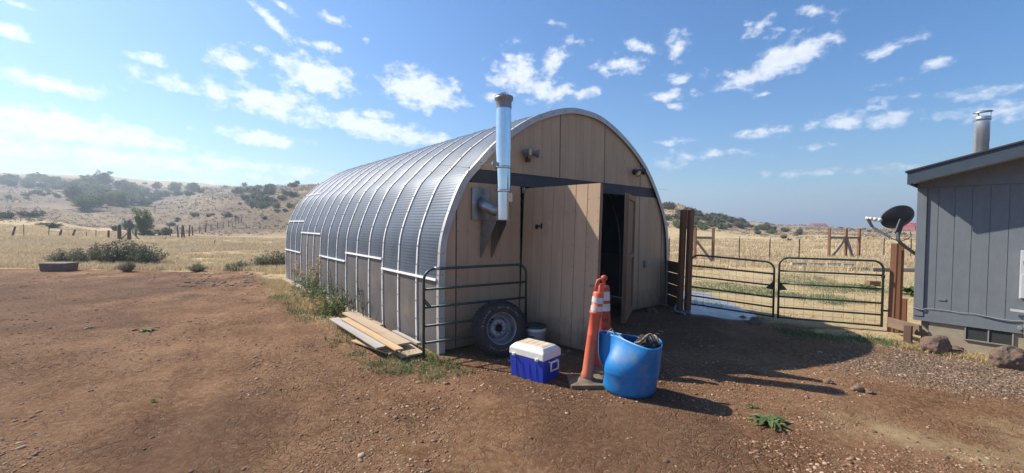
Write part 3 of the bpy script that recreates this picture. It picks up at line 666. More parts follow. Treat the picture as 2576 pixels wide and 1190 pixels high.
# ------------------------------------------------------------------ wheel
tc_ = Vector((-.17, 5.72, .385))
wh = empty('spare_wheel', tc_, 0, 'worn black truck tyre on a grey eight-hole steel rim, leaning on the gate', 'wheel')
nrm = Vector((.40, -.90, .17)).normalized(); wh.rotation_euler = nrm.to_track_quat('Z', 'Y').to_euler(); wh.scale = (.95, .95, .95); wh.location.z = .37
mb = MB(); mb.lathe([(.222, -.10), (.235, -.118), (.30, -.132), (.355, -.122), (.378, -.095), (.386, -.05), (.388, 0), (.386, .05), (.378, .095), (.355, .122), (.30, .132), (.235, .118), (.222, .10), (.215, 0)], 64, closed=True)
for k in range(44):
    a = 2*math.pi*k/44
    for (zz, da) in ((-.085, 0), (-.03, .07), (.03, 0), (.085, .07)):
        aa = a+da; R = Matrix.Rotation(aa, 3, 'Z') @ Matrix.Rotation(rad(18 if zz > 0 else -18), 3, 'X')
        mb.box((.388*math.cos(aa), .388*math.sin(aa), zz), (.014, .036, .046), None, R)
    R = Matrix.Rotation(a, 3, 'Z'); mb.box((.366*math.cos(a), .366*math.sin(a), .112), (.03, .026, .02), None, R @ Matrix.Rotation(rad(45), 3, 'Y'))
ty = mb.build('tyre', M['rubber'], wh)
mb = MB(); random.seed(3)
for (a0, a1) in ((2.2, 3.1), (.6, 1.7), (4.0, 5.3)):
    a = a0
    while a < a1:
        R = Matrix.Rotation(a, 3, 'Z'); w_ = random.uniform(.006, .016)
        for q_ in range(random.choice((1, 2, 2))):
            mb.box((.303*math.cos(a)+random.uniform(-.008, .008), .303*math.sin(a)+random.uniform(-.008, .008), .1325), (random.choice((.004, .022)), random.choice((.004, .012)), .003), None, R)
        a += random.uniform(.06, .09)
mb.build('sidewall_marks', M['tyre_mark'], ty)
mb = MB(); mb.lathe([(.235, .10), (.228, .115), (.219, .108), (.212, .09), (.205, -.02), (.19, -.045), (.16, -.055)], 48)
mb.lathe([(.16, -.055), (.135, .0), (.10, .012), (.062, .012), (.060, -.04)], 48)
mb.lathe([(.16, -.055), (.10, -.11), (.0, -.12)], 32)
rim = mb.build('rim', M['rim'], wh, recalc=False)
for k in range(8):
    a = 2*math.pi*k/8+.2; mb = MB(); mb.lathe([(0, .0145), (.009, .0145), (.0095, .011)], 10, Matrix.Translation((.082*math.cos(a), .082*math.sin(a), 0))); mb.build('bolt_hole', M['dark'], rim)
mb = MB(); mb.lathe([(0, -.03), (.0595, -.03)], 24); mb.build('hub_hole', M['dark'], rim)
for k in range(4):
    a = math.pi/2*k+.75; pl = []
    for t in np.linspace(0, 2*math.pi, 16, endpoint=False):
        rr_ = .150+.013*math.sin(t); aa = a+.30*math.cos(t); tt = (rr_-.135)/.025; pl.append((rr_*math.cos(aa), rr_*math.sin(aa), 0-.055*max(0, tt)+.006))
    mb = MB(); mb.add(pl, [tuple(range(16))]); mb.build('vent_hole', M['dark'], rim)
# ------------------------------------------------------------------ bucket
bk = empty('plastic_bucket', (.345, 5.95, 0), .2, 'white plastic bucket with a dark green lid between wheel and open door', 'bucket')
mb = MB(); mb.lathe([(0, .0), (.128, .0), (.133, .01), (.146, .29), (.156, .292), (.156, .305), (.147, .307), (.149, .34)], 32); bb = mb.build('body', M['bucket'], bk)
mb = MB(); mb.lathe([(.157, .335), (.160, .34), (.160, .362), (.150, .368), (.135, .358), (.0, .358)], 32); mb.tube([(.05, -.04, .37), (.07, -.05, .378), (.09, -.04, .37)], .008, 6); mb.build('lid', M['bucket_lid'], bk)
mb = MB(); mb.tube([(.16*math.cos(t), -.16*abs(math.sin(t))-.01, .30-.10*abs(math.sin(t))**.7) for t in np.linspace(0, math.pi, 16)], .0025, 6); mb.build('handle', M['wire'], bk)
mb = MB(); vs = []
for z, r in ((.13, .1405), (.235, .1455)):
    for t in np.linspace(-2.75, -1.95, 8): vs.append((r*math.cos(t), r*math.sin(t), z))
mb.add(vs, [(k, k+1, 9+k, 8+k) for k in range(7)], True); mb.build('decal', M['decal'], bk)
# ------------------------------------------------------------------ cooler
cl = empty('ice_cooler', gp(1366, 969), math.atan2(-.315, .364), 'royal blue ice cooler with a dusty white lid on bare dirt before the doors', 'cooler')
cl.location.z = .0; LL, WW = .50, .345   # local x to the near corner is 0: spans x -.50..0, y 0..WW
def taper(mb, x0, x1, y0, y1, z0, z1, t0, t1, M_=None):
    vs = [(x0+t0, y0+t0, z0), (x1-t0, y0+t0, z0), (x1-t0, y1-t0, z0), (x0+t0, y1-t0, z0), (x0+t1, y0+t1, z1), (x1-t1, y0+t1, z1), (x1-t1, y1-t1, z1), (x0+t1, y1-t1, z1)]
    mb.add(vs, [(3, 2, 1, 0), (4, 5, 6, 7), (0, 1, 5, 4), (1, 2, 6, 5), (2, 3, 7, 6), (3, 0, 4, 7)])
mb = MB(); taper(mb, -LL, 0, 0, WW, .0, .262, .016, .0)
for k in range(4): 
    x = -LL+.1+.1*k; mb.box((x, .004, .13), (.008, .006, .20))
for k in range(2): mb.box((-.003, .11+k*.13, .10), (.006, .008, .14))
mb.build('body', M['cooler'], cl, bevel=.012)
mb = MB(); taper(mb, -LL-.006, .006, -.006, WW+.006, .262, .345, 0, 0.004); o = mb.build('lid', M['white'], cl, bevel=.010)
mb = MB(); taper(mb, -LL-.003, .003, -.003, WW+.003, .343, .392, 0, .05); mb.build('lid_bevel', M['white'], o, bevel=.012)
mb = MB(); taper(mb, -LL+.06, -.06, .06, WW-.06, .390, .397, 0, .004)
for k in range(5): mb.box((-LL+.09+.08*k, WW/2, .3975), (.006, WW-.15, .004))
mb.build('lid_top', M['lid_dirt'], o, bevel=.002)
for x in (-LL+.075, -.085):
    mb = MB(); mb.box((x, -.013, .268), (.045, .016, .035)); mb.box((x, -.024, .272), (.026, .012, .024)); mb.build('latch', M['white'], cl, bevel=.004)
mb = MB(); mb.tube([(.0, WW/2-.07, .235), (.035, WW/2-.07, .235), (.035, WW/2-.07, .14), (.035, WW/2+.07, .14), (.035, WW/2+.07, .235), (0., WW/2+.07, .235)], .011, 8); mb.tube([(.035, WW/2-.07, .235), (.035, WW/2+.07, .235)], .011, 8); mb.build('handle', M['white'], cl)
mb = MB(); mb.lathe([(0, .0), (.022, .0), (.022, .03), (0, .03)], 12, Matrix.Translation((.13, .08, .0)) @ Matrix.Rotation(.4, 4, 'X')); 
# ------------------------------------------------------------------ delineators
def delineator(loc, lean, rz, cone, lab):
    e = empty('traffic_delineator', loc, rz, lab, 'delineator', 'orange traffic delineators beside the blue drum')
    o_ = M['orange_old'] if cone else M['orange']
    mb = MB()
    if cone: mb.lathe([(.0, .0), (.24, .0), (.24, .03), (.18, .05), (.12, .06), (0, .06)], 8)
    else: mb.box((0, 0, .028), (.40, .36, .05)); mb.lathe([(.13, .05), (.085, .075), (.06, .08)], 20)
    mb.build('base', M['base'], e, bevel=.008)
    tb = MB(); 
    if cone: prof_ = [(.13, .05), (.128, .12), (.105, .40), (.085, .72), (.0845, .73), (.07, 1.02), (.06, 1.05), (.022, 1.06), (.022, 1.10), (.036, 1.115), (.042, 1.14), (.036, 1.165), (.012, 1.178), (0, 1.18)]
    else: prof_ = [(.055, .05), (.068, .07), (.07, .12), (.062, .14), (.062, .56), (.064, .57), (.062, .58), (.060, .80), (.072, .81), (.072, .835), (.062, .84), (.062, 1.04), (.052, 1.06), (0, 1.063)]
    tb.lathe(prof_, 28 if cone else 16)
    t = tb.build('tube', o_, e); t.matrix_local = lean
    if not cone:
        mb = MB(); mb.tube([(-.040, 0, 1.05), (-.038, 0, 1.15), (-.030, 0, 1.185), (0, 0, 1.205), (.030, 0, 1.185), (.038, 0, 1.15), (.040, 0, 1.12)], .014, 10)
        mb.box((.026, 0, 1.10), (.045, .03, .11)); mb.build('handle', o_, t)
    bands = ((.845, .90), (.935, 1.0)) if not cone else ((.74, .83), (.87, .98))
    for (z0, z1) in bands:
        r0 = np.interp(z0, [p[1] for p in prof_], [p[0] for p in prof_]) if not cone else .0845-(z0-.73)*.05
        r1 = .0632 if not cone else .0845-(z1-.73)*.05
        if not cone: r0 = .0632
        mb = MB(); mb.lathe([(r0+.0015, z0), (r1+.0015, z1)], 28); mb.build('reflective_band', M['reflect'], t)
    return e, t
b1 = gp(1474, 966)
e, t = delineator((b1.x, b1.y, 0), Matrix.Rotation(rad(7.2), 4, 'Y'), .03, False, 'leaning orange tube delineator with a loop handle and a square dusty base')
b2 = gp(1514, 927)
e, t = delineator((b2.x, b2.y, 0), Matrix.Rotation(rad(.6), 4, 'Y'), 0, True, 'fatter faded delineator with a ball top and black letters behind the leaning one')
for k, ch in enumerate('WCC'):
    cu = bpy.data.curves.new('letter', 'FONT'); cu.body = ch; cu.size = .075; cu.align_x = 'CENTER'; tmp = bpy.data.objects.new('letter', cu); C.objects.link(tmp)
    bpy.context.view_layer.update(); me = bpy.data.meshes.new_from_object(tmp.evaluated_get(bpy.context.evaluated_depsgraph_get())); bpy.data.objects.remove(tmp)
    bm = bmesh.new(); bm.from_mesh(me); bmesh.ops.triangulate(bm, faces=bm.faces); bmesh.ops.subdivide_edges(bm, edges=bm.edges, cuts=2); bm.to_mesh(me); bm.free()
    z0 = .60-.115*k
    for v in me.vertices:
        zz = z0+v.co.y*1.1; r = np.interp(zz, [.40, .72], [.105, .085])+.002; a = -math.pi/2+v.co.x/r+.12; v.co = (r*math.cos(a), r*math.sin(a), zz)
    me.materials.clear(); me.materials.append(M['ink']); o = bpy.data.objects.new('letter', me); C.objects.link(o); o.parent = t
# ------------------------------------------------------------------ blue drum
dc = Vector((1.294, 4.52, 0)); dr = empty('cut_drum', dc, 0, 'blue plastic drum cut down to a tub, its rim pinched with twine', 'drum')
top = [(.275, -.225), (.225, -.345), (.12, -.405), (.02, -.33), (-.09, -.17), (-.145, -.06), (-.19, .02), (-.265, .11), (-.295, .22), (-.25, .30), (-.16, .30), (-.06, .13), (.05, -.0), (.17, -.06), (.27, -.12)]
tp = catmull([(a, b, 0) for a, b in top], 6, True); n = len(tp)
mid = [(.29, -.12), (.24, -.25), (.12, -.31), (-.04, -.32), (-.20, -.26), (-.30, -.12), (-.22, .03), (-.26, .10), (-.30, .20), (-.25, .28), (-.14, .30), (-.02, .22), (.10, .17), (.20, .10), (.28, .0)]
mp_ = catmull([(a_, b_, 0) for a_, b_ in mid], 6, True)
lens = np.cumsum([0]+[(mp_[(k+1) % n]-mp_[k]).length for k in range(n)]); a0 = math.atan2(-.12, .29); ang = [a0-2*math.pi*lens[k]/lens[-1] for k in range(n)]
rows = []
for z in [0, .006, .02, .05, .10, .16, .20, .235, .245, .255, .29, .34, .39, .44, .49, .54, .575, .59]:
    t1 = float(sstep(.0, .36, np.array(z))); t2 = float(sstep(.26, .62, np.array(z)))/.985; r = .285
    if z < .05: r -= .045*(1-(z/.05))**2
    row = []
    for k in range(n):
        c = Vector((r*math.cos(ang[k]), r*math.sin(ang[k]), 0)); q_ = (c*(1-t1)+mp_[k]*t1)*(1-t2)+tp[k]*t2
        if .24 < z < .25: q_ = q_*1.007
        row.append((q_.x, q_.y, z+.02*math.sin(ang[k]*2+1)*t2))
    rows.append(row)
mb = MB(); vs = [v for r_ in rows for v in r_]; m_ = len(rows)
mb.add(vs, [(i*n+k, i*n+(k+1) % n, (i+1)*n+(k+1) % n, (i+1)*n+k) for i in range(m_-1) for k in range(n)]+[tuple(range(n))], True)
o = mb.build('shell', M['drum'], dr); so = o.modifiers.new('wall', 'SOLIDIFY'); so.thickness = .007; so.offset = -1
mb = MB(); mb.tube([(-.11, -.165, .48), (-.105, -.17, .55), (-.10, -.14, .598), (-.13, .06, .60), (-.15, .16, .61)], .005, 6)
mb.tube([(-.11, -.175, .52), (-.12, -.195, .49), (-.14, -.21, .45)], .003, 5); mb.tube([(-.11, -.175, .50), (-.09, -.195, .47)], .003, 5)
mb.tube([(-.20, .20, .56), (-.17, .21, .60), (-.14, .235, .615), (-.12, .22, .58)], .005, 6); mb.tube([(-.05, .1, .58), (.02, -.02, .605), (.06, -.05, .60), (.16, -.22, .59)], .005, 6)
mb.build('twine', M['rope'], dr)
def lump(name, c, r, m, lab, cat, seed, sub=4, rough=.35, parent=None, fr=6., flat=0):
    bm = bmesh.new(); bmesh.ops.create_icosphere(bm, subdivisions=sub, radius=1)
    from mathutils import noise as mn
    for v in bm.verts:
        p = v.co.copy(); d = 1+rough*(mn.fractal(p*1.1+Vector((seed, seed*.7, 0)), .9, 2, 4)); 
        d += .04*abs(mn.noise(p*5+Vector((seed, 0, 0))))
        v.co = Vector((p.x*d*r[0], p.y*d*r[1], max(p.z*d, -flat if flat else -9)*r[2]))
    me = bpy.data.meshes.new(name); bm.to_mesh(me); bm.free(); me.materials.append(m)
    for p in me.polygons: p.use_smooth = True
    o = bpy.data.objects.new(name, me); C.objects.link(o); o.location = c
    if parent: o.parent = parent
    elif lab: tag(o, lab, cat)
    return o
rg = lump('cloth_bundle', dc+Vector((.13, -.19, .535)), (.115, .085, .10), M['rag'], 'black quilted cloth bundle with tan strips stuffed in the blue drum', 'cloth', 4, 4, .7)
mb = MB()
for pts in ([(-.10, -.10, .12), (-.04, -.08, .17), (.03, -.03, .185), (.06, -.05, .16), (.08, -.12, .06)], [(.0, -.06, .17), (.03, -.11, .12), (.05, -.14, .04)], [(-.10, -.10, .12), (-.14, -.07, .08), (-.2, -.05, .06)], [(.09, -.02, .17), (.12, -.07, .14), (.135, -.1, .06)]):
    mb.tube(catmull([Vector(q_)*.72 for q_ in pts], 5), .013, 7)
mb.build('strip', M['hide'], rg)
# ------------------------------------------------------------------ planks
def plank(p1, p2, z1, z2, w, th, m, lab, tw=0):
    a = gp(p1[0], p1[1], z1); b = gp(p2[0], p2[1], z2); d = b-a; L_ = d.length
    mb = MB(); n = 8
    for k in range(n): pass
    mb.box((0, 0, 0), (L_, w, th)); o = mb.build('plank', M[m], None, bevel=.003)
    q = d.to_track_quat('X', 'Z'); o.matrix_world = Matrix.Translation((a+b)/2) @ q.to_matrix().to_4x4() @ Matrix.Rotation(tw, 4, 'X')
    return tag(o, lab, 'plank', 'loose planks lying beside the barn')
plank((840, 801), (960, 874), .16, .13, .15, .02, 'plank_grey', 'grey weathered plank on top, front edge of the pile beside the barn', .05)
plank((866, 801), (1005, 880), .19, .15, .115, .022, 'plank_gold', 'narrow golden plank on top of the middle of the pile', -.03)
plank((875, 786), (1017, 866), .17, .13, .20, .03, 'plank_tan', 'wide tan plank on the pile nearest the metal wall', .0)
plank((965, 838), (1047, 892), .075, .045, .23, .025, 'plank_tan', 'broad pale plank under the pile, its end at the gate foot')
plank((991, 833), (1054, 865), .08, .08, .07, .03, 'plank_grey', 'thin grey strip of wood touching the metal wall behind the pile')
plank((891, 856), (988, 889), .05, .05, .10, .02, 'plank_gold', 'short board poking out low at the front of the pile')
plank((955, 858), (1022, 900), .02, .02, .14, .03, 'plank_tan', 'short thick board at the bottom near end of the pile')
# ------------------------------------------------------------------ house
HC = Vector((6.19, 6.38, 0)); HRz = math.atan2(-.772, .636)
hs = empty('grey_house', HC, HRz, 'grey sided house with a slate blue roof edge at the right', 'house')
HL = 7.6; SLP = .27; zr = lambda x: 2.44+SLP*min(x+.075, HL-(x+.075)+.15)
mb = MB()
edges = [0, .113]+[.228+.17*k for k in range(44)]
for a, b in zip(edges, edges[1:]):
    if a > HL: break
    xa, xb = a+.003, b-.003; zt = (zr(xa), zr(xb)); zm = 2.405
    mb.add([(xa, 0, .40), (xb, 0, .40), (xb, 0, zm-.008), (xa, 0, zm-.008), (xa, .02, .40), (xb, .02, .40), (xb, .02, zm-.008), (xa, .02, zm-.008)], [(0, 1, 2, 3), (7, 6, 5, 4), (0, 4, 5, 1), (2, 6, 7, 3), (0, 3, 7, 4), (1, 5, 6, 2)])
mb.box((HL/2, .014, 2.0), (HL, .01, 3.1)) if False else None
mb.add([(0, .007, .39), (HL, .007, .39), (HL, .007, zr(HL)+.1), (HL/2, .007, zr(HL/2)+.1), (0, .007, zr(0)+.1)], [(0, 1, 2, 3, 4)])
mb.box((HL/2, -.003, .475), (HL, .02, .17))
mb.add([(0.0, -.006, 2.41), (HL, -.006, 2.41), (HL, -.006, zr(HL)+.05), (HL/2, -.006, zr(HL/2)+.05), (0, -.006, zr(0)+.05), (0, .018, 2.41), (HL, .018, 2.41), (HL, .018, zr(HL)+.05), (HL/2, .018, zr(HL/2)+.05), (0, .018, zr(0)+.05)], [(0, 1, 2, 3, 4), (0, 5, 6, 1)])
mb.build('gable_wall', M['house'], hs, recalc=False)
mb = MB(); mb.box((.055, -.012, 1.43), (.105, .024, 1.94)); mb.build('corner_trim', M['house'], hs, bevel=.003)
mb = MB(); mb.box((-.0+.012, 4.5, 1.5), (.03, 9, 2.2)); mb.box((HL-.015, 4.5, 1.5), (.03, 9, 2.2)); mb.box((HL/2, 9, 1.9), (HL, .03, 3)); mb.build('side_wall', M['house'], hs)
mb = MB(); mb.box((.12+HL/2, .06, .15), (HL-.1, .08, .5)); mb.box((.12, 4.5, .15), (.08, 8.8, .5)); fd = mb.build('foundation', M['concrete'], hs)
# crawl vent
mb = MB(); mb.box((.765, .017, .292), (.44, .012, .19)); vt = mb.build('crawl_vent', M['screen'], hs)
mb = MB()
for x in (.545, .765, .985): mb.box((x, .008, .292), (.014, .02, .2))
mb.box((.765, .008, .20), (.46, .025, .016)); mb.build('frame', M['greywood'], vt)
# roof
def roofslab(mb, y0, y1, zoff, th, x0=-.075):
    pk = HL/2; vs = []
    for y in (y0, y1): vs += [(x0, y, zr(x0)+zoff), (pk, y, zr(pk-.075)+zoff), (HL+.1, y, zr(x0)+zoff), (x0, y, zr(x0)+zoff+th), (pk, y, zr(pk-.075)+zoff+th), (HL+.1, y, zr(x0)+zoff+th)]
    mb.add(vs, [(0, 1, 4, 3), (1, 2, 5, 4), (6, 9, 10, 7), (7, 10, 11, 8), (0, 3, 9, 6), (2, 8, 11, 5), (3, 4, 10, 9), (4, 5, 11, 10), (0, 6, 7, 1), (1, 7, 8, 2)])
mb = MB(); roofslab(mb, -.395, 9.2, .185, .022, -.10); rf = mb.build('roof', M['shingle'], hs)
mb = MB(); roofslab(mb, -.377, -.35, 0.0, .182); mb.box((-.062, 4.4, 2.53), (.024, 9.3, .17)); mb.build('fascia', M['fascia'], rf)
mb = MB(); roofslab(mb, -.347, .02, .02, .01, -.045); mb.build('soffit', M['soffit'], rf)
mb = MB(); MT = Matrix.Translation((.59, .965, 0)); mb.lathe([(.082, 2.6), (.082, 3.15), (.086, 3.155), (.086, 3.50)], 28, MT); mb.lathe([(.086, 3.47), (.094, 3.475), (.096, 3.53), (.088, 3.535), (.07, 3.53)], 28, MT)
ch = mb.build('chimney', M['steel_pale'], rf)
mb = MB(); MT2 = MT @ Matrix.Translation((0, 0, 3.60)) @ Matrix.Rotation(rad(8), 4, 'X'); mb.lathe([(.108, .0), (.112, .008), (.09, .026), (.0, .036)], 28, MT2); mb.lathe([(.108, 0), (0, .01)], 28, MT2)
for a in (0, 2.1, 4.2): mb.beam((.59+.082*math.cos(a), .985+.082*math.sin(a), 3.5), (.59+.088*math.cos(a), .985+.088*math.sin(a), 3.605), .012, .006)
mb.build('rain_cap', M['cap'], ch)
# cable stapled along the siding
mb = MB(); mb.tube(catmull([(-.01, -.02, .585), (.03, -.035, .57), (.10, -.035, .56), (.16, -.02, .585), (.35, -.016, .585), (.5, -.018, .575), (.62, -.02, .585), (.8, -.028, .56), (.95, -.03, .55), (1.15, -.025, .565), (2, -.02, .57)], 6), .0075, 6); mb.build('cable', M['cable'], hs)
mb = MB(); mb.box((.30, -.006, .74), (.08, .008, .03)); mb.build('patch', M['house'], hs)
# electric meter
em = empty('electric_meter', HC+Vector((.636*1.01, -.772*1.01, 0)), HRz, 'pale grey electric meter box with conduit on the house wall at the right edge', 'electric meter')
mb = MB(); mb.box((.16, -.07, 1.19), (.30, .12, .64)); mb.box((.16, -.135, 1.04), (.28, .012, .32)); mb.build('box', M['meter'], em, bevel=.008)
mb = MB(); mb.lathe([(.085, 0), (.085, .07), (.06, .10), (0, .11)], 24, Matrix.Translation((.13, -.13, 1.36)) @ Matrix.Rotation(rad(90), 4, 'X')); mb.build('meter_glass', M['glass'], em)
mb = MB(); mb.lathe([(.087, 0), (.097, 0), (.097, .03), (.087, .03)], 24, Matrix.Translation((.13, -.13, 1.36)) @ Matrix.Rotation(rad(90), 4, 'X'), closed=True); mb.build('ring', M['cap'], em)
mb = MB(); mb.tube([(.12, -.07, .88), (.12, -.07, .3)], .045, 14); mb.tube([(.12, -.07, .30), (.12, -.07, -.02)], .036, 14); mb.tube([(.12, -.07, .62), (.12, -.07, .36)], .056, 14); mb.beam((-.06, -.05, .70), (.2, -.05, .69), .02, .03); mb.build('conduit', M['meter'], em)
mb = MB(); mb.tube([(.03, -.02, .47), (.03, -.07, .47)], .025, 10); mb.build('clamp', M['cable'], em)
# ------------------------------------------------------------------ satellite dish
DP = at(2266, 553, 6.78)
ds = empty('satellite_dish', (6.32, 6.50, 1.45), 0, 'dark satellite dish on a bent arm at the corner of the grey house', 'satellite dish')
def dloc(v): return v-Vector((6.32, 6.50, 1.45))
nd = Vector((.14, .856, .497)).normalized(); q = nd.to_track_quat('Z', 'Y').to_matrix().to_4x4()
mb = MB(); RR = .212; pf_ = [(RR*t, .09*t*t) for t in np.linspace(0, 1, 9)]
pf_ = pf_+[(RR+.006, .094), (RR+.004, .083)]+[(RR*t, .09*t*t-.010) for t in np.linspace(1, 0, 9)]
rot = Matrix.Rotation(rad(-8), 4, 'Y')
mb.lathe(pf_, 48, Matrix.Translation(dloc(DP)) @ q @ Matrix.Scale(1.08, 4, (1, 0, 0))); mb.build('reflector', M['dish'], ds)
mb = MB(); bk_ = dloc(DP)-nd*.03; low = dloc(at(2256, 590, 6.68))
mb.beam(bk_, low, .12, .03, up=nd); mb.build('back_bracket', M['dish'], ds, bevel=.01)
mb = MB(); mb.tube(catmull([low+nd*-.02+Vector((0, 0, .04)), low+nd*-.03, dloc(at(2262, 607, 6.64)), dloc(at(2283, 625, 6.62)), dloc(at(2305, 640, 6.60)), dloc(at(2314, 646, 6.58))], 6), .024, 12); mb.build('mast', M['dish_grey'], ds)
mb = MB(); mb.box(dloc(at(2311, 641, 6.58)), (.05, .08, .16)); mb.build('wall_mount', M['dish_grey'], ds, bevel=.01)
la_ = dloc(at(2240, 598, 6.72)); lb_ = dloc(at(2194, 571, 6.78)); lc_ = dloc(at(2183, 551, 6.80))
mb = MB(); mb.beam(la_, lb_, .022, .035); mb.build('feed_arm', M['arm'], ds)
mb = MB(); mb.beam(lb_, lc_, .045, .03); mb.build('feed_bracket', M['dish_grey'], ds)
for k, (x, y) in enumerate(((2190, 551), (2201, 552), (2213, 553))):
    c = dloc(at(x, y, 6.80+.02*k)); mb = MB(); bmx = Matrix.Translation(c)
    mb.lathe([(0, -.034)]+[(.034*math.cos(t), .034*math.sin(t)) for t in np.linspace(-1.4, 1.4, 9)]+[(0, .034)], 16, bmx); mb.tube([c, c+Vector((-.05, .04, .02))], .024, 10); mb.build('feed_horn', M['white'], ds)
mb = MB(); mb.tube(catmull([dloc(at(2290, 583, 6.75)), dloc(at(2291, 595, 6.7)), dloc(at(2280, 602, 6.66)), dloc(at(2262, 606, 6.66)), dloc(at(2242, 600, 6.70))], 6), .006, 6); mb.build('cable', M['dark'], ds)
# ------------------------------------------------------------------ boulders and stones
bo = lump('boulder', (6.14, 5.98, .07), (.165, .14, .18), M['rock'], 'reddish boulder resting by the concrete foundation, left of the crawl vent', 'boulder', 3.1, 5, .24)
bo = lump('boulder', (6.50, 5.38, .07), (.215, .16, .20), M['rock'], 'larger brown boulder in front of the dark crawl vent', 'boulder', 8.3, 5, .24)
random.seed(21)
def stone_at(px, py, r, lab, seed, m='stone', fl=.6, group=None):
    p = gp(px, py); o = lump('stone', (p.x, p.y, r*.2+hz(p.x, p.y)), (r*.85, r*.7, r*fl), M[m], lab, 'stone', seed, 3, .8); o.rotation_euler.z = seed
    if group: o['group'] = group
    return o
for k, (x, y, r) in enumerate([(2385, 883, .07), (2400, 886, .10), (2412, 889, .08), (2462, 893, .05)]):
    stone_at(x, y, r, 'small brown stone lying at the foot of the reddish boulder', k*1.7+1, group='stones at the foot of the boulder')
stone_at(2085, 966, .055, 'small brown stone alone at the tip of the barn shadow', 5.2)
stone_at(2152, 984, .065, 'brown stone on the open dirt just right of the long pipe shadow', 6.1)
stone_at(2185, 990, .05, 'low stone on bare dirt below the gravel patch', 7.7)
stone_at(1899, 815, .11, 'dark stone standing in shade at the end of the pale slab', 9.7, fl=.9)
stone_at(1868, 802, .06, 'small dark stone in shade by the near edge of the slab', 2.7, fl=.7)
stone_at(1640, 787, .13, 'broken grey block under the right wall of the barn', 4.7, fl=.6)
stone_at(2545, 905, .07, 'small pale stone by the larger boulder', 4.1)
mb = MB(); mb.tube(catmull([(3.55, 8.9, .12), (3.45, 8.75, .06), (3.42, 8.6, .03), (3.5, 8.35, .03)], 5), .03, 10); tag(mb.build('drain_pipe', M['cable']), 'grey plastic drain pipe end at the right foot of the barn', 'pipe')
# flat stones in the far yard
for k in range(60):
    px = random.gauss(560, 75); py = random.uniform(690, 722); p = gp(px, py)
    r = random.uniform(.03, .10)
    if k < 4: base_st = None
    o = lump('stone', (p.x, p.y, r*.15+hz(p.x, p.y)), (r, r*.8, r*.35), M['stone'], 'flat stone among many strewn over the far side of the dirt yard', 'stone', k*.9, 2, .5) if k < 5 else copy_tree(st_protos[k % 5])
    if k < 5: st_protos = (st_protos if k else [])+[o]
    o.location = (p.x, p.y, hz(p.x, p.y)+r*.1); o.rotation_euler.z = random.random()*6; s = random.uniform(.6, 1.5); o.scale = (s, s, s); o['group'] = 'flat stones strewn across the far yard'
# trough
tr = empty('feed_trough', gp(149, 681), .05, 'low weathered brown trough at the edge of the dry field', 'trough')
mb = MB(); taper(mb, -.46, .46, -.25, .25, 0, .25, .02, 0); mb.build('body', M['trough'], tr, bevel=.03)
mb = MB(); taper(mb, -.48, .48, -.27, .27, .23, .30, 0, .02); mb.build('rim', M['trough'], tr, bevel=.035)
# slab behind the gate
slab = [gp(x, y) for x, y in ((1700, 760), (1722, 733), (1778, 741), (1800, 750), (1842, 768), (1872, 783), (1905, 800), (1893, 809), (1830, 806), (1770, 796), (1728, 790))]
mb = MB(); pts = catmull([(p.x, p.y, 0) for p in slab], 5, True); mb.prism([(p.x, p.y) for p in pts], -.05, .030); tag(mb.build('wet_slab', M['pave']), 'wet pale grey slab of ground behind the left green gate', kind='structure')
# ------------------------------------------------------------------ field fences on the right
def round_post(a, h, r, m, name, lab, cat='post', group=None, lean=(0, 0), parent=None, box=False):
    mb = MB()
    if box: mb.box((0, 0, h/2-.1), (r*2, r*2, h+.2))
    else: mb.tube([(0, 0, -.2), (0, 0, h*.5), (0, 0, h)], [r, r*.95, r*.88], 8)
    o = mb.build(name, M[m], parent); o.location = a; o.rotation_euler = (lean[1], lean[0], random.random())
    if not parent: tag(o, lab, cat, group)
    return o
def _unused(): pass
def Hb(posts, rail, braces, lab):
    e = empty('fence_brace', (posts[0][0], posts[0][1], hz(posts[0][0], posts[0][1])), 0, lab, 'fence brace'); O = e.location
    for (x, y) in posts: round_post(Vector((x, y, 0))-Vector((O.x, O.y, 0)), 1.70, .055, 'redwood', 'post', None, parent=e, box=True)
    for a, b in rail: mb = MB(); mb.beam(Vector(a)-Vector((O.x, O.y, 0)), Vector(b)-Vector((O.x, O.y, 0)), .09, .13); mb.build('rail', M['greywood'], e)
    for a, b in braces: mb = MB(); mb.beam(Vector(a)-Vector((O.x, O.y, 0)), Vector(b)-Vector((O.x, O.y, 0)), .09, .12); mb.build('brace', M['greywood'], e)
p = [(9.33, 21.2), (10.1, 20.9)]
Hb(p, [((*p[0], 1.2), (*p[1], 1.2))], [((*p[0], 1.12), (p[1][0]-.05, p[1][1], .05))], 'red-brown fence brace of two posts standing in dry field left of centre gate')
p = [(18.1, 23.75), (19.05, 23.75), (19.8, 23.75)]
Hb(p, [((*p[0], 1.18), (*p[1], 1.18)), ((*p[1], 1.18), (*p[2], 1.18))], [((p[1][0]-.05, p[1][1], 1.12), (p[0][0]+.15, p[0][1], .05)), ((p[1][0]+.05, p[1][1], 1.12), (p[2][0]-.35, p[2][1], .05))], 'red-brown fence brace of three posts with two slanting braces in the dry field')
tp0 = None
for k, px in enumerate((1683, 1859, 1936, 2010, 2223, 2291, 2340)):
    Y = 21.8 if px < 2100 else 24; P_ = at(px, 650, Y); z = hz(P_.x, Y)
    if tp0 is None:
        tp0 = empty('steel_fence_post', (P_.x, Y, z)); mb = MB(); mb.box((0, 0, .55), (.05, .015, 1.2)); mb.box((0, .015, .55), (.012, .03, 1.2)); mb.build('stake', M['tpost'], tp0)
        mb = MB(); mb.box((0, 0, 1.21), (.052, .017, .13)); mb.build('white_tip', M['tip'], tp0); o = tp0
    else: o = copy_tree(tp0)
    o.location = (P_.x, Y, z); tag(o, 'thin dark steel fence post with a white tip in the right-hand dry field', 'fence post', 'white tipped steel posts across the right field')
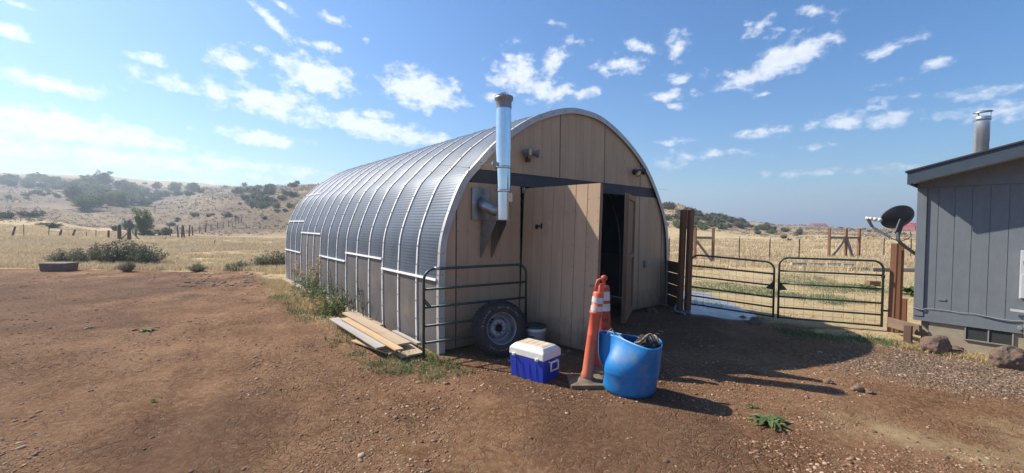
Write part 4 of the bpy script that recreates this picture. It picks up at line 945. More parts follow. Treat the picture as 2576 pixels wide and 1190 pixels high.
mb = MB()
xs = [at(px, 650, 21.8 if px < 2100 else 24) for px in (1683, 1749, 1859, 1936, 2010, 2087, 2160, 2223, 2291, 2340, 2500)]
for zz in (.25, .5, .75, 1.0, 1.15):
    mb.tube([(v.x, v.y, zz+hz(v.x, v.y)) for v in xs], .004, 4, False)
tag(mb.build('fence_wire', M['wire']), 'thin grey strands of wire strung between the steel posts in the right field', 'wire')
# timbers lying in the field
for k, (x0, x1, y, m) in enumerate([(1990, 2030, 667, 'plank_grey'), (2032, 2076, 670, 'greywood'), (2078, 2118, 669, 'plank_grey'), (2119, 2146, 671, 'greywood'), (2134, 2190, 680, 'plank_grey'), (2192, 2240, 683, 'greywood'), (2255, 2296, 683, 'plank_grey'), (2183, 2211, 719, 'redwood')]):
    a = gp(x0, y); b = gp(x1, y+.5); mb = MB(); a.z = b.z = .06+hz(a.x, a.y); mb.beam(a, b, .16, .17)
    tag(mb.build('landscape_timber', M[m], bevel=.01), ['pale weathered timber at the left end of the broken row behind the gates', 'dark weathered timber, second from the left in the row behind the gates', 'pale weathered timber just right of the dark one in the row behind the gates', 'short dark timber in front of the three-post fence brace', 'long pale timber in the nearer row behind the right gate', 'dark timber behind the top right corner of the right gate', 'pale timber seen between the red-brown posts and the grey house', 'short reddish timber lying alone behind the right gate'][k], 'timber', 'timbers lying in the dry field')
# distant sheds
for (px, py, Y, w, d, h, lab) in ((2304, 577, 260, 9, 8, 2.6, 'distant red roofed shed right of the satellite dish'), (2058, 570, 420, 13, 9, 2.2, 'distant low red roof on the horizon left of the dish')):
    P_ = at(px, py, Y); P_.z = hz(P_.x, P_.y); e = empty('distant_shed', P_, 0, lab, 'shed')
    mb = MB(); mb.box((0, 0, h/2), (w, d, h)); mb.build('wall', M['redroof' if Y < 300 else 'barnwall'], e)
    mb = MB(); mb.add([(-w/2-.3, -d/2-.4, h), (w/2+.3, -d/2-.4, h), (w/2+.3, 0, h+2.0), (-w/2-.3, 0, h+2.0), (-w/2-.3, d/2+.4, h), (w/2+.3, d/2+.4, h)], [(0, 1, 2, 3), (3, 2, 5, 4), (0, 3, 4), (1, 5, 2)]); mb.build('roof', M['redroof'], e)
# ------------------------------------------------------------------ left fences
random.seed(5)
def z1(x, y): return ((x/2.833)*.83854, (480+y/2.833)*.83854)
for (x, y, h, ln, kind) in [(105, 645, 80, .22, 0), (203, 645, 100, 0, 1), (412, 642, 75, .08, 1), (508, 646, 56, .2, 0), (618, 650, 60, .25, 0), (733, 655, 48, .05, 1), (815, 660, 65, .03, 1), (922, 668, 70, .03, 0), (1155, 655, 70, 0, 0), (1400, 690, 40, .3, 1), (1815, 720, 40, .3, 1)]:
    px, py = z1(x, y); P_ = shoot(px, py, 20, 120); hh = h/2.833*.8385/F*P_.y
    round_post(P_, hh, .10 if not kind else .035, 'post' if not kind else 'tpost', 'field_post', 'old dark post, one of the straggling fence line crossing the left field' if not kind else 'thin rusty stake in the straggling fence line crossing the left field', 'fence post', 'old wooden posts across the left field' if not kind else 'rusty stakes across the left field', (ln, 0))
gw = empty('field_gateway', shoot(*z1(1016, 672), 20, 120), 0, 'pair of stout dark gateway posts in the left field fence', 'gateway'); g0 = gw.location.copy()
P2 = shoot(*z1(1098, 680), 20, 120)
for q_, h, r in ((g0, 1.45, .17), (P2, 1.2, .17)): round_post(q_-g0, h, r, 'post', 'post', None, parent=gw)
mb = MB(); mb.tube([Vector((.25, 0, .05)), Vector((.9, 0, .7))], .05, 6); mb.tube([(P2-g0)+Vector((.3, 0, .8)), (P2-g0)+Vector((1.0, 0, .05))], .04, 6); mb.build('brace', M['post'], gw)
hp = [(1450, 655), (1515, 665), (1545, 668), (1567, 665), (1607, 655), (1638, 640), (1697, 622), (1745, 615), (1795, 602), (1852, 592), (1897, 582), (1945, 568), (1975, 560), (2005, 550), (2030, 540), (2050, 530)]
for k, (x, y) in enumerate(hp):
    px, py = z1(x, y); P_ = shoot(px, py, 20, 200); round_post(P_, random.uniform(1.3, 1.75), random.choice((.10, .09, .06)), 'post', 'hill_post', 'dark weathered post in the fence climbing the hill towards the barn', 'fence post', 'posts of the fence climbing the left hill', (random.uniform(-.12, .12), 0))
# ------------------------------------------------------------------ vegetation builders
def leaves(n, cen, spread, size, up=.5, sq=(.5, 1.)):
    """cloud of small leaf quads; cen Nx3 cluster centres"""
    c = cen[rng.integers(0, len(cen), n)]+rng.normal(0, 1, (n, 3))*spread
    d = rng.normal(0, 1, (n, 3)); d[:, 2] = d[:, 2]*.6+up; d /= np.linalg.norm(d, axis=1)[:, None]
    s = np.cross(d, rng.normal(0, 1, (n, 3))); s /= np.linalg.norm(s, axis=1)[:, None]+1e-9
    L_ = size*rng.uniform(.6, 1.4, (n, 1)); W_ = L_*rng.uniform(sq[0]*.5, sq[1]*.5, (n, 1))
    V = np.stack([c, c+d*L_*.5+s*W_, c+d*L_, c+d*L_*.5-s*W_], 1).reshape(-1, 3)
    return V, np.arange(n*4).reshape(-1, 4)
def bush_mesh(w, h, n, leaf, kind, seed):
    global rng; rng = np.random.default_rng(seed)
    k = 26; cen = []; tips = []
    for i in range(k):
        a = rng.uniform(0, 2*math.pi); r = w*.5*math.sqrt(rng.uniform(.0, 1)); top_ = h*(1-.55*(r/(w*.5))**2)*rng.uniform(.7, 1.05)
        tip = np.array([r*math.cos(a), r*math.sin(a), top_]); base = tip*np.array([.25, .25, 0]); tips.append((base, tip))
        for t in np.linspace(.08, 1, 9): cen.append(base+(tip-base)*np.array([t**.6, t**.6, t]))
    V, Fq = leaves(n, np.array(cen), np.array([w*.055, w*.055, h*.05]), leaf, .6)
    V[:, 2] = np.maximum(V[:, 2], .0)
    mb = MB()
    for b, t in tips[:18]: mb.tube([tuple(b), tuple((b+t)/2*np.array([1.15, 1.15, .9])), tuple(t*.96)], [w*.012, w*.008, w*.003], 4, False)
    return V, Fq, mb
def bush_proto(name, w, h, n, leaf, m, seed):
    e = empty(name, (0, 0, 0)); V, Fq, mb = bush_mesh(w, h, n, leaf, 0, seed)
    npmesh('foliage', V, Fq, M[m], e); mb.build('stem', M['stem'], e, recalc=False); return e
def clump_proto(name, w, h, n, leaf, m, seed):
    V, Fq, mb = bush_mesh(w, h, n, leaf, 0, seed); o = npmesh(name, V, Fq, M[m]); return o
used = set()
def place(proto, loc, s, rz, label, cat, group):
    o = proto if proto.name not in used else copy_tree(proto)
    used.add(proto.name); o.location = loc; o.rotation_euler = (0, 0, rz)
    o.scale = s if isinstance(s, tuple) else (s, s, s); return tag(o, label, cat, group)
# near sagebrush on the left
sb = [bush_proto('sagebrush', 1.3, .9, 3600, .05, 'sage_dark', 31), bush_proto('sagebrush', 1.2, .8, 3600, .05, 'sage', 32)]
for (px, py, pr_, s, lab) in [(300, 664, 0, (1.25, 1.2, 1.15), 'dark rounded sagebrush, tallest of the clump behind the trough'), (372, 666, 0, (1.0, 1., .95), 'dark sagebrush at the right end of the clump in the field edge'), (228, 662, 1, (1.15, 1.1, 1.05), 'wispy grey sagebrush left of the tallest one'), (165, 662, 1, (1.05, 1, .75), 'low sagebrush directly behind the trough'), (335, 662, 0, (.9, .9, 1.0), 'dark sagebrush filling the middle of the clump'),
                           (692, 672, 0, (1.05, 1, .75), 'dark sagebrush touching the far left edge of the barn'), (655, 674, 1, (.9, .9, .55), 'low sagebrush just left of the barn'), (598, 680, 1, (.7, .7, .45), 'small pale sage tuft at the yard edge'), (498, 683, 1, (.55, .55, .4), 'small sage tuft between yard and dry field'), (320, 683, 0, (.4, .4, .45), 'tiny dark plant on the yard edge below the big sagebrush')]:
    place(sb[pr_], gp(px, py), s, random.random()*6, lab, 'shrub', None)
# hill shrubs, trees
hp_ = {k: clump_proto('hill_shrub', 2.6, 1.7, 1100, .26, m, 40+i) for i, (k, m) in enumerate((('d', 'sage_dark'), ('g', 'shrub_green'), ('s', 'sage'), ('y', 'shrub_yellow'), ('b', 'shrub_brown')))}
def tree_proto(w, h, m, seed, n=9000, leaf=.22):
    global rng; rng = np.random.default_rng(seed); e = empty('hill_tree', (0, 0, 0)); mb = MB(); cen = []
    random.seed(seed)
    for k in range(9):
        a = k*2.4+random.random(); r = w*.40*random.uniform(.2, 1); tip = Vector((r*math.cos(a), r*math.sin(a), h*random.uniform(.5, .97))); mid = Vector((tip.x*.6, tip.y*.6, h*.30))
        pts = catmull([(0, 0, 0), mid, tip], 4); mb.tube(pts, [w*.03*(1-.8*i/len(pts)) for i in range(len(pts))], 5, False)
        for j in range(16):
            t = random.uniform(-.5, 1.05); b = mid.lerp(tip, t); cen.append([b.x+random.gauss(0, w*.09), b.y+random.gauss(0, w*.09), b.z+random.gauss(0, h*.07)])
    V, Fq = leaves(n, np.array(cen), np.array([w*.05, w*.05, h*.04]), leaf, .2); npmesh('crown', V, Fq, M[m], e); mb.build('trunk', M['stem'], e, recalc=False); return e
trees = {'g': tree_proto(5, 5.5, 'shrub_green', 61), 'y': tree_proto(4.5, 5, 'shrub_yellow', 62), 'd': tree_proto(5, 5, 'sage_dark', 63)}
# lone trees by the gateway
for (x, y, k, wpx, hpx, lab, cat) in [(1215, 640, 'g', 150, 215, 'upright green tree beside the field gateway posts', 'tree'), (1100, 600, 'd', 110, 95, 'dark round bush-tree left of the upright green tree', 'tree'),
        (740, 432, 'g', 190, 130, 'bright green spreading tree lowest in the hillside thicket', 'tree'), (640, 345, 'd', 170, 130, 'dark bluish tree at the left of the hillside thicket', 'tree'), (885, 225, 'd', 150, 130, 'tall tree breaking the skyline above the thicket', 'tree'), (760, 230, 'g', 150, 100, 'round green tree under the skyline left of the tall one', 'tree'),
        (1030, 400, 'y', 140, 120, 'yellow-green tree at the right end of the thicket', 'tree'), (870, 330, 'g', 140, 100, 'green tree in the middle of the thicket', 'tree'), (940, 385, 'y', 110, 100, 'pale green tree left of the yellow-green one', 'tree'), (1110, 300, 'd', 130, 90, 'dark tree right of the thicket middle', 'tree'), (850, 400, 'd', 110, 120, 'dark tree between the bright green and pale green ones', 'tree'), (1190, 340, 'g', 100, 80, 'small green tree at the right edge of the thicket', 'tree'), (460, 190, 'g', 110, 50, 'low green tree on the upper left hillside', 'tree'), (1010, 240, 'g', 70, 50, 'small green tree right of the skyline tree', 'tree'), (2080, 225, 'd', 50, 34, 'small bare tree on the skyline left of the barn', 'tree'), (2525, 205, 'd', 50, 40, 'small bare tree on the skyline touching the barn roof', 'tree')]:
    px, py = z1(x, y); P_ = shoot(px, py, 25, 600); w_ = wpx/2.833*.8385/F*P_.y/4.6; h_ = hpx/2.833*.8385/F*P_.y/5.2
    place(trees[k], P_, (w_, w_, h_), random.random()*6, lab, cat, 'trees on the left hillside')
random.seed(77)
hs_list = []
def region(n, poly, kinds, smin, smax, lab, grp, zf=z1):
    for _ in range(n):
        a, b = random.random(), random.random(); # bilinear in a quad
        (x0, y0), (x1, y1), (x2, y2), (x3, y3) = poly
        x = (x0*(1-a)+x1*a)*(1-b)+(x3*(1-a)+x2*a)*b; y = (y0*(1-a)+y1*a)*(1-b)+(y3*(1-a)+y2*a)*b
        px, py = zf(x, y); P_ = shoot(px, py, 25, 600); k = random.choice(kinds); s = 1.4*random.uniform(smin, smax)*P_.y/150
        o = place(hp_[k], P_, (s, s, s*random.uniform(.7, 1.1)), random.random()*6, None, 'shrub', None)
        kn = {'d': 'dark', 'g': 'green', 's': 'grey-green', 'y': 'yellow-green', 'b': 'russet'}[k]
        o['label'] = kn+' shrub '+lab; o['group'] = kn+' shrubs '+grp
region(26, [(0, 155), (560, 190), (620, 260), (0, 220)], 'dds', .7, 1.3, 'in the band high on the far left hillside', 'high on the far left hillside')
region(14, [(0, 235), (560, 250), (560, 330), (0, 340)], 'sdsb', .35, .75, 'scattered on the slope below the far left band', 'scattered below the far left band')
region(34, [(560, 220), (1250, 250), (1250, 400), (620, 330)], 'dggs', .9, 1.6, 'within the thicket of the left hillside', 'within the hillside thicket')
region(30, [(1050, 240), (1750, 230), (1700, 290), (1100, 400)], 'ddsgb', .5, 1.2, 'on the draw running right from the thicket', 'on the draw right of the thicket')
region(8, [(900, 200), (2000, 220), (2000, 245), (900, 245)], 'ds', .35, .6, 'low along the left skyline', 'low along the left skyline')
region(36, [(1950, 245), (2550, 215), (2480, 480), (2050, 370)], 'dddgs', .6, 1.2, 'on the hill shoulder beside the barn roof', 'on the hill shoulder beside the barn roof')
region(9, [(1400, 420), (2100, 300), (2300, 520), (1500, 560)], 'ds', .3, .6, 'dotted on the bare brown slope', 'dotted on the bare brown slope')
for (x, y, k, wpx, hpx, lab) in [(45, 500, 'd', 130, 70, 'dark shrub mass at the far left edge above the pale field'), (250, 490, 'd', 170, 60, 'wide dark shrub left of centre above the pale field'), (330, 470, 'd', 90, 50, 'dark shrub just right of the wide one above the pale field'), (450, 575, 'd', 110, 50, 'round dark shrub on the pale slope above the left fence'), (340, 555, 's', 70, 25, 'small shrub on the pale slope above the left fence'), (985, 605, 'd', 70, 50, 'dark shrub left of the gateway posts'), (1400, 645, 'd', 130, 75, 'wide dark shrub right of the upright green tree'), (1290, 640, 's', 80, 45, 'grey shrub at the foot of the upright green tree'), (1655, 480, 'd', 75, 40, 'lone dark shrub on the brown slope'), (1455, 560, 'd', 75, 32, 'low dark shrub on brown slope above the fence'), (1515, 512, 'd', 45, 28, 'small round shrub on the brown slope'), (1925, 483, 's', 90, 45, 'grey shrub on the brown slope near the hill fence')]:
    px, py = z1(x, y); P_ = shoot(px, py, 25, 600); w_ = wpx/2.833*.8385/F*P_.y/2.6; h_ = hpx/2.833*.8385/F*P_.y/1.7
    place(hp_[k], P_, (w_, w_, h_), random.random()*6, lab, 'shrub', 'shrubs about the left field')
z5 = lambda x, y: ((1950+x/2.833)*.83854, (600+y/2.833)*.83854)
region(80, [(100, 50), (620, 160), (1100, 280), (100, 235)], 'dsgdb', .55, 1.1, 'on the hill slope right of the barn', 'on the hill right of the barn', z5)
region(18, [(110, 130), (560, 160), (560, 270), (110, 230)], 'yybg', .5, 1.0, 'in the colourful patch of the hill right of the barn', 'in the colourful patch right of the barn', z5)
region(12, [(900, 230), (1080, 230), (1080, 300), (880, 300)], 'ddg', .5, .9, 'at the foot of the hill behind the left gate', 'at the foot of the right hill', z5)
region(7, [(1150, 260), (1300, 260), (1420, 350), (800, 360)], 'ds', .4, .8, 'dotted over the right-hand dry slope', 'dotted over the right dry slope', z5)
region(10, [(1480, 232), (2200, 262), (2290, 320), (1900, 275)], 'ds', .3, .45, 'in the dark line crossing the far right fields', 'in the dark line across the far right fields', z5)
# ------------------------------------------------------------------ grass as stuff
def blades(P0, h, w, lean, name, m, lab=None, nb=5, spread=.05):
    n = len(P0)*nb; base = np.repeat(P0, nb, 0)+np.concatenate([rng.normal(0, spread, (n, 2)), np.zeros((n, 1))], 1)
    hh = np.repeat(h, nb)*rng.uniform(.5, 1.2, n); a = rng.uniform(0, 2*np.pi, n); ln = lean*rng.uniform(.2, 1.2, n)*hh
    d = np.stack([np.cos(a), np.sin(a), np.zeros(n)], -1); s = np.stack([-np.sin(a), np.cos(a), np.zeros(n)], -1)*(np.repeat(w, nb)[:, None] if hasattr(w, '__len__') else w)
    mid = base+d*(ln*.35)[:, None]+np.array([0, 0, 1])*(hh*.6)[:, None]; tip = base+d*ln[:, None]+np.array([0, 0, 1])*hh[:, None]
    V = np.stack([base-s, base+s, mid+s*.7, mid-s*.7, tip], 1).reshape(-1, 3); k = np.arange(n)*5
    Fq = np.concatenate([np.stack([k, k+1, k+2], -1), np.stack([k, k+2, k+3], -1), np.stack([k+3, k+2, k+4], -1)])
    o = npmesh(name, V, Fq, M[m]); tag(o, lab, kind='stuff'); return o
rng = np.random.default_rng(99)
def scatter(n, fpx, cond, zmin, zmax):
    """random ground points with density falling with distance"""
    Y = np.exp(rng.uniform(np.log(zmin), np.log(zmax), n)); u = rng.uniform(fpx[0], fpx[1], n); X = u*Y
    k = cond(X, Y); X, Y = X[k], Y[k]; return np.stack([X, Y, height(X, Y, True)-.01], -1)
inb = lambda X, Y: ~((((X+.998)*.772+(Y-5.715)*.636) > -.15) & (((X+.998)*.772+(Y-5.715)*.636) < 6) & ((-(X+.998)*.636+(Y-5.715)*.772) > -.2) & ((-(X+.998)*.636+(Y-5.715)*.772) < 9.8))
cl_ = lambda X, Y: fbm(X, Y, .45, 3)
P0 = scatter(52000, (-1.3, -.45), lambda X, Y: (Y > YL(X)+.15) & (cl_(X, Y) > .36) & inb(X, Y), 14.5, 60)
blades(P0, .10+.16*cl_(P0[:, 0], P0[:, 1]), .0035+P0[:, 1]*.0004, .7, 'dry_grass', 'straw2', 'dry straw-coloured grass of the left field', 4, .12)
P0 = scatter(36000, (.35, 1.15), lambda X, Y: (Y > YL(X)+.3) & inb(X, Y) & ((Y > 17) | (rng.random(len(X)) < .35)) & (cl_(X, Y) > .42) & ~((X > 6.4) & ((X-6.19)*-.772+(Y-6.38)*-.636 < .02)*(Y < 6.5)), 8, 55)
blades(P0, np.where(P0[:, 1] > 17, .16+.16*cl_(P0[:, 0], P0[:, 1]), .05), .0025+P0[:, 1]*.0004, .7, 'dry_grass', 'straw2', 'dry grass of the field beyond the gates', 4, .1)
def bpt(n, w0, w1, l0, l1, c=None):
    w = rng.uniform(w0, w1, n); l = rng.uniform(l0, l1, n); X = -.998+w*.772-l*.636; Y = 5.715+w*.636+l*.772
    P = np.stack([X, Y, height(X, Y, True)-.005], -1)
    if c is not None: P = P[c(X, Y)]
    return P
P0 = bpt(2600, -.75, -.12, 1.2, 10.5, lambda X, Y: fbm(X, Y, 1.3, 3) > .44)
blades(P0, np.full(len(P0), .10), .004, .9, 'dry_grass', 'straw', 'straw-coloured grass along the foot of the barn side', 4, .06)
P0 = bpt(800, -1.0, -.15, -.5, 6.5, lambda X, Y: fbm(X+7, Y, 1.1, 3) > .5)
blades(P0, np.full(len(P0), .07), .006, 1.0, 'green_weeds', 'weed', 'green weeds around the planks beside the barn', 5, .06)
P0 = bpt(380, -.9, .0, -.9, .2, lambda X, Y: fbm(X+7, Y, 1.6, 3) > .46)
blades(P0, np.full(len(P0), .05), .005, 1.1, 'green_weeds', 'weed', 'green weeds at the foot of the leaning gate', 5, .05)
def scrub(n, fu, y0, y1, cond, m, lab, size):
    P0 = scatter(n, fu, cond, y0, y1); k = len(P0); sc_ = (P0[:, 1]/100)*size
    V, Fq = leaves(k*9, np.zeros((1, 3)), np.array([.35, .35, .22]), .45, .6)
    V = V.reshape(k, 36, 3)*(sc_*rng.uniform(.5, 1.6, k))[:, None, None]; V[..., 2] = np.abs(V[..., 2]); V = V+P0[:, None]
    tag(npmesh('hill_scrub', V.reshape(-1, 3), np.arange(k*36).reshape(-1, 4), M[m]), lab, kind='stuff')
scrub(5000, (-1.3, -.2), 66, 330, lambda X, Y: fbm(X, Y, .03, 3) > .44, 'scrub_brown', 'low brown scrub over the left hillside', .42)
scrub(1300, (-1.3, -.2), 70, 330, lambda X, Y: fbm(X+99, Y, .03, 3) > .52, 'sage', 'low grey scrub over the left hillside', .7)
scrub(6000, (.3, 1.1), 60, 300, lambda X, Y: fbm(X, Y, .03, 3) > .45, 'scrub_brown', 'low brown scrub over the right hill and fields', .4)
# green patch in the field behind the left gate and by the right posts
P0 = scatter(9000, (.38, 1.1), lambda X, Y: (Y > YL(X)+.6) & inb(X, Y) & (fbm(X+30, Y+8, .5, 4) > .60) & (X < 7+Y*.3), 8, 17)
blades(P0, np.full(len(P0), .07), .006, 1.0, 'green_weeds', 'weed_pale', 'pale green weeds in the paddock behind the gates', 4, .07)
n = 380; X = rng.uniform(4.6, 6.1, n); Y = 7.2-(X-4.6)*.55+rng.normal(0, .16, n)-.1; P0 = np.stack([X, Y, height(X, Y, True)], -1)
blades(P0, np.full(n, .06), .005, .9, 'green_weeds', 'weed', 'green weeds in front of the right gate and posts', 4, .05)
n = 1100; t = rng.uniform(-.15, 1.4, n); o_ = rng.uniform(.05, .5, n)**1.2; X = 6.19+.636*t-.772*o_; Y = 6.38-.772*t-.636*o_; P0 = np.stack([X, Y, height(X, Y, True)], -1)
blades(P0, np.full(n, .06), .004, 1.0, 'dry_grass', 'straw', 'dry grass at the foot of the house foundation', 4, .05)
# sparse tiny weeds in the yard
P0 = scatter(2600, (-1.25, 1.25), lambda X, Y: (Y < YL(X)-.3) & inb(X, Y) & (fbm(X+3, Y+20, .9, 3) > .60), 2.4, 12)
blades(P0, np.full(len(P0), .022), .0035, 1.6, 'yard_weeds', 'weed_pale', 'tiny pale weeds dotted over the dirt yard', 5, .035)
P0 = scatter(16000, (-1.3, 1.3), lambda X, Y: (Y < YL(X)-.1) & inb(X, Y) & (fbm(X+13, Y+2, .7, 3) > np.where(X > 1.5, .42, .50)), 2.2, 13)
blades(P0, np.full(len(P0), .010), .0028, 6.0, 'straw_litter', 'straw', 'bits of straw littered over the dirt yard', 2, .05)
# stones and clods as stuff
ico = bmesh.new(); bmesh.ops.create_icosphere(ico, subdivisions=1, radius=1); IV = np.array([v.co[:] for v in ico.verts]); IF = np.array([[v.index for v in f.verts] for f in ico.faces]); ico.free()
def pebbles(P0, r, name, m, lab, flat=.55):
    n = len(P0); V = IV[None]*(1+rng.uniform(-.28, .28, (n, len(IV), 1)))*r[:, None, None]*np.stack([rng.uniform(.7, 1.3, n), rng.uniform(.7, 1.3, n), flat*rng.uniform(.7, 1.3, n)], -1)[:, None]
    a = rng.uniform(0, 6.28, n); ca, sa = np.cos(a)[:, None], np.sin(a)[:, None]; V = np.stack([V[..., 0]*ca-V[..., 1]*sa, V[..., 0]*sa+V[..., 1]*ca, V[..., 2]], -1)+P0[:, None]+np.array([0, 0, .01])
    Fq = (IF[None]+(np.arange(n)*len(IV))[:, None, None]).reshape(-1, 3); o = npmesh(name, V.reshape(-1, 3), Fq, M[m]); return tag(o, lab, kind='stuff')
def pebmat(name, pal):
    m, nt, p = nodes(name); g = N(nt, 'ShaderNodeNewGeometry'); cr = N(nt, 'ShaderNodeValToRGB'); nt.links.new(g.outputs['Random Per Island'], cr.inputs[0]); cr.color_ramp.interpolation = 'CONSTANT'
    for i, c in enumerate(pal):
        el = cr.color_ramp.elements[i] if i < 2 else cr.color_ramp.elements.new(i/len(pal)); el.position = i/len(pal); el.color = c4(c)
    nt.links.new(cr.outputs[0], p.inputs['Base Color']); p.inputs['Roughness'].default_value = .95; return m
M['gravel'] = pebmat('gravel stones', [(.13, .085, .055), (.20, .135, .088), (.08, .056, .04), (.32, .235, .16), (.17, .115, .078), (.19, .105, .062), (.10, .07, .048)])
M['clod'] = pebmat('dirt clods', [(.21, .11, .065), (.32, .19, .12), (.26, .14, .08), (.16, .08, .05), (.40, .27, .18), (.24, .13, .08)])
gf = lambda X, Y: 1-np.hypot((X-5.7)/1.6, (Y-5.3)/1.0)+(fbm(X, Y, .9, 4)-.5)*.45
P0 = scatter(110000, (.5, 1.3), lambda X, Y: (gf(X, Y) > rng.uniform(-.1, .6, len(X))) & ((X-6.19)*-.772+(Y-6.38)*-.636 > .3), 3.2, 6.5)
pebbles(P0[:34000], rng.gamma(2.2, .0023, min(len(P0), 34000))+.0025, 'gravel', 'gravel', 'grey brown gravel spread before the grey house')
P0 = scatter(60000, (-1.3, 1.3), lambda X, Y: (Y < YL(X)) & inb(X, Y) & (fbm(X+40, Y, .8, 4)+fbm(X, Y+50, 4, 2)*.4 > .66), 2.2, 15)
pebbles(P0, np.minimum(rng.gamma(1.5, .0042, len(P0))*(.6+P0[:, 1]*.06)+.002, .05), 'dirt_clods', 'clod', 'crumbs and clods of dry brown dirt over the yard', .5)
P0 = scatter(900, (-1.3, 1.3), lambda X, Y: (Y < YL(X)) & inb(X, Y), 2.2, 15)
pebbles(P0, np.minimum(rng.gamma(2, .0035, len(P0))+.002, .025), 'pebbles', 'gravel', 'grey pebbles scattered over the dirt yard', .4)
# ------------------------------------------------------------------ single plants
def rosette(px, py, n, L_, w, m, lab, seed, loc=None, up=.35):
    random.seed(seed); p = loc if loc is not None else gp(px, py); p = Vector((p.x, p.y, hz(p.x, p.y))); mb = MB()
    for k in range(n):
        a = 2.4*k+random.uniform(-.3, .3); l = L_*random.uniform(.55, 1.1); ww = w*random.uniform(.7, 1.15); el = up*random.uniform(.4, 1.9); vs = []; m_ = 9
        for i in range(m_):
            t = i/(m_-1); r = l*t; z = l*(el*t-el*.9*t*t)+.01; hw = ww*math.sin(math.pi*min(1, (t*.93+.05))**.8)*(1+.16*math.sin(t*25+k)); 
            for sd, lift in ((-1, .25), (0, 0), (1, .25)): vs.append((math.cos(a)*r-math.sin(a)*hw*sd, math.sin(a)*r+math.cos(a)*hw*sd, z+lift*hw+.008*math.sin(t*14+k)))
        fs = [(3*i+j, 3*i+j+1, 3*i+4+j, 3*i+3+j) for i in range(m_-1) for j in range(2)]; mb.add(vs, fs, True)
    o = mb.build('broadleaf_weed', M[m], recalc=False); o.location = p; return tag(o, lab, 'weed')
rosette(1935, 1062, 28, .19, .026, 'weed', 'large broadleaf green weed alone on the dirt right of the drum shadow', 3)
rosette(1893, 1023, 7, .07, .012, 'weed', 'tiny green weed just above the large broadleaf weed', 4)
rosette(222, 825, 7, .13, .02, 'weed', 'small flat green weed, left of two in the open yard', 5, up=.15)
rosette(368, 832, 10, .17, .022, 'weed', 'flat green weed, right of two in the open yard', 6, up=.15)
rosette(386, 1007+8, 6, .04, .010, 'weed', 'tiny green sprig low in the left foreground dirt', 8)
rosette(0, 0, 22, .55, .085, 'weed', 'big leafy green plant behind the red-brown posts', 11, gp(2287, 742), .9)
rosette(0, 0, 14, .40, .06, 'weed', 'leafy green plant behind the corner of the right gate', 12, gp(2176, 727), .9)
# tall seeded grass and dark dried weed against the barn side
def tall_weed(w, l, h, n, m, sm, lab, seed, head=True):
    random.seed(seed); global rng; rng = np.random.default_rng(seed); p = bworld(w, -l); p.z = hz(p.x, p.y); e = empty('tall_weed', p, 0, lab, 'weed'); mb = MB(); cen = []; hd = []
    for k in range(n):
        a = random.uniform(0, 6.28); ln = random.uniform(.05, .30)*h; hh = h*random.uniform(.55, 1.05); b = Vector((random.gauss(0, .12), random.gauss(0, .12), 0)); tp_ = b+Vector((math.cos(a)*ln, math.sin(a)*ln, hh))
        mb.tube([b, b.lerp(tp_, .5)+Vector((0, 0, .05)), tp_], [.005, .004, .002], 4, False)
        for t in np.linspace(.1, .75, 7): cen.append(tuple(b.lerp(tp_, t)))
        for t in np.linspace(.82, 1.02, 5): hd.append(tuple(b.lerp(tp_, t)))
    mb.build('stalk', M[sm], e, recalc=False)
    V, Fq = leaves(n*26, np.array(cen), np.array([.035, .035, .03]), .11, .6, (.12, .3)); npmesh('leaf', V, Fq, M[m], e)
    if head: V, Fq = leaves(n*22, np.array(hd), np.array([.012, .012, .02]), .035, .5); npmesh('seed_head', V, Fq, M['seed'], e)
tall_weed(-.32, 6.2, .85, 9, 'weed_pale', 'straw', 'tall weed with buff seed heads, farthest along the barn side', 71)
tall_weed(-.35, 5.1, .95, 12, 'weed_pale', 'straw', 'tallest seeded weed leaning on the middle of the barn side', 72)
tall_weed(-.40, 4.2, .60, 14, 'weed', 'weed', 'bushy green weed below the seeded weeds', 73, False)
tall_weed(-.35, 3.3, .45, 12, 'weed', 'weed', 'low green weed beside the dark dried stalk', 74, False)
tall_weed(-.14, 2.75, .95, 4, 'sage_dark', 'stem', 'dark dried weed stalk standing against the barn side above the planks', 75, False)
tall_weed(-.45, 3.8, .35, 12, 'straw', 'straw', 'tuft of straw-coloured grass beside the far end of the planks', 76, False)
# ------------------------------------------------------------------ sky, sun, haze
SUN = Vector((-.926*.737, .378*.737, .676)).normalized()
sd = bpy.data.lights.new('sun', 'SUN'); sd.energy = 5.0; sd.angle = rad(.53); sd.color = (1, .925, .81); so_ = bpy.data.objects.new('sun', sd); C.objects.link(so_)
so_.rotation_euler = SUN.to_track_quat('Z', 'Y').to_euler()
w = bpy.data.worlds.new('World'); sc.world = w; w.use_nodes = True; nt = w.node_tree; L = nt.links.new; bg = nt.nodes['Background']
sky = N(nt, 'ShaderNodeTexSky'); sky.sky_type = 'NISHITA'; sky.sun_disc = False; sky.sun_elevation = rad(42.5); sky.sun_rotation = math.atan2(SUN.x, SUN.y)
sky.altitude = 600; sky.air_density = 1.2; sky.dust_density = 1.2; sky.ozone_density = 3.0
tc = N(nt, 'ShaderNodeTexCoord'); sp = N(nt, 'ShaderNodeSeparateXYZ'); L(tc.outputs['Generated'], sp.inputs[0])
def mth(op, a, b=None, c=None, clamp=False):
    x = N(nt, 'ShaderNodeMath', operation=op, use_clamp=clamp)
    for s_, v in ((0, a), (1, b), (2, c)):
        if v is None: continue
        if isinstance(v, (float, int)): x.inputs[s_].default_value = v
        else: L(v, x.inputs[s_])
    return x.outputs[0]
az = mth('ARCTAN2', sp.outputs[0], sp.outputs[1]); el = mth('ARCSINE', sp.outputs[2])
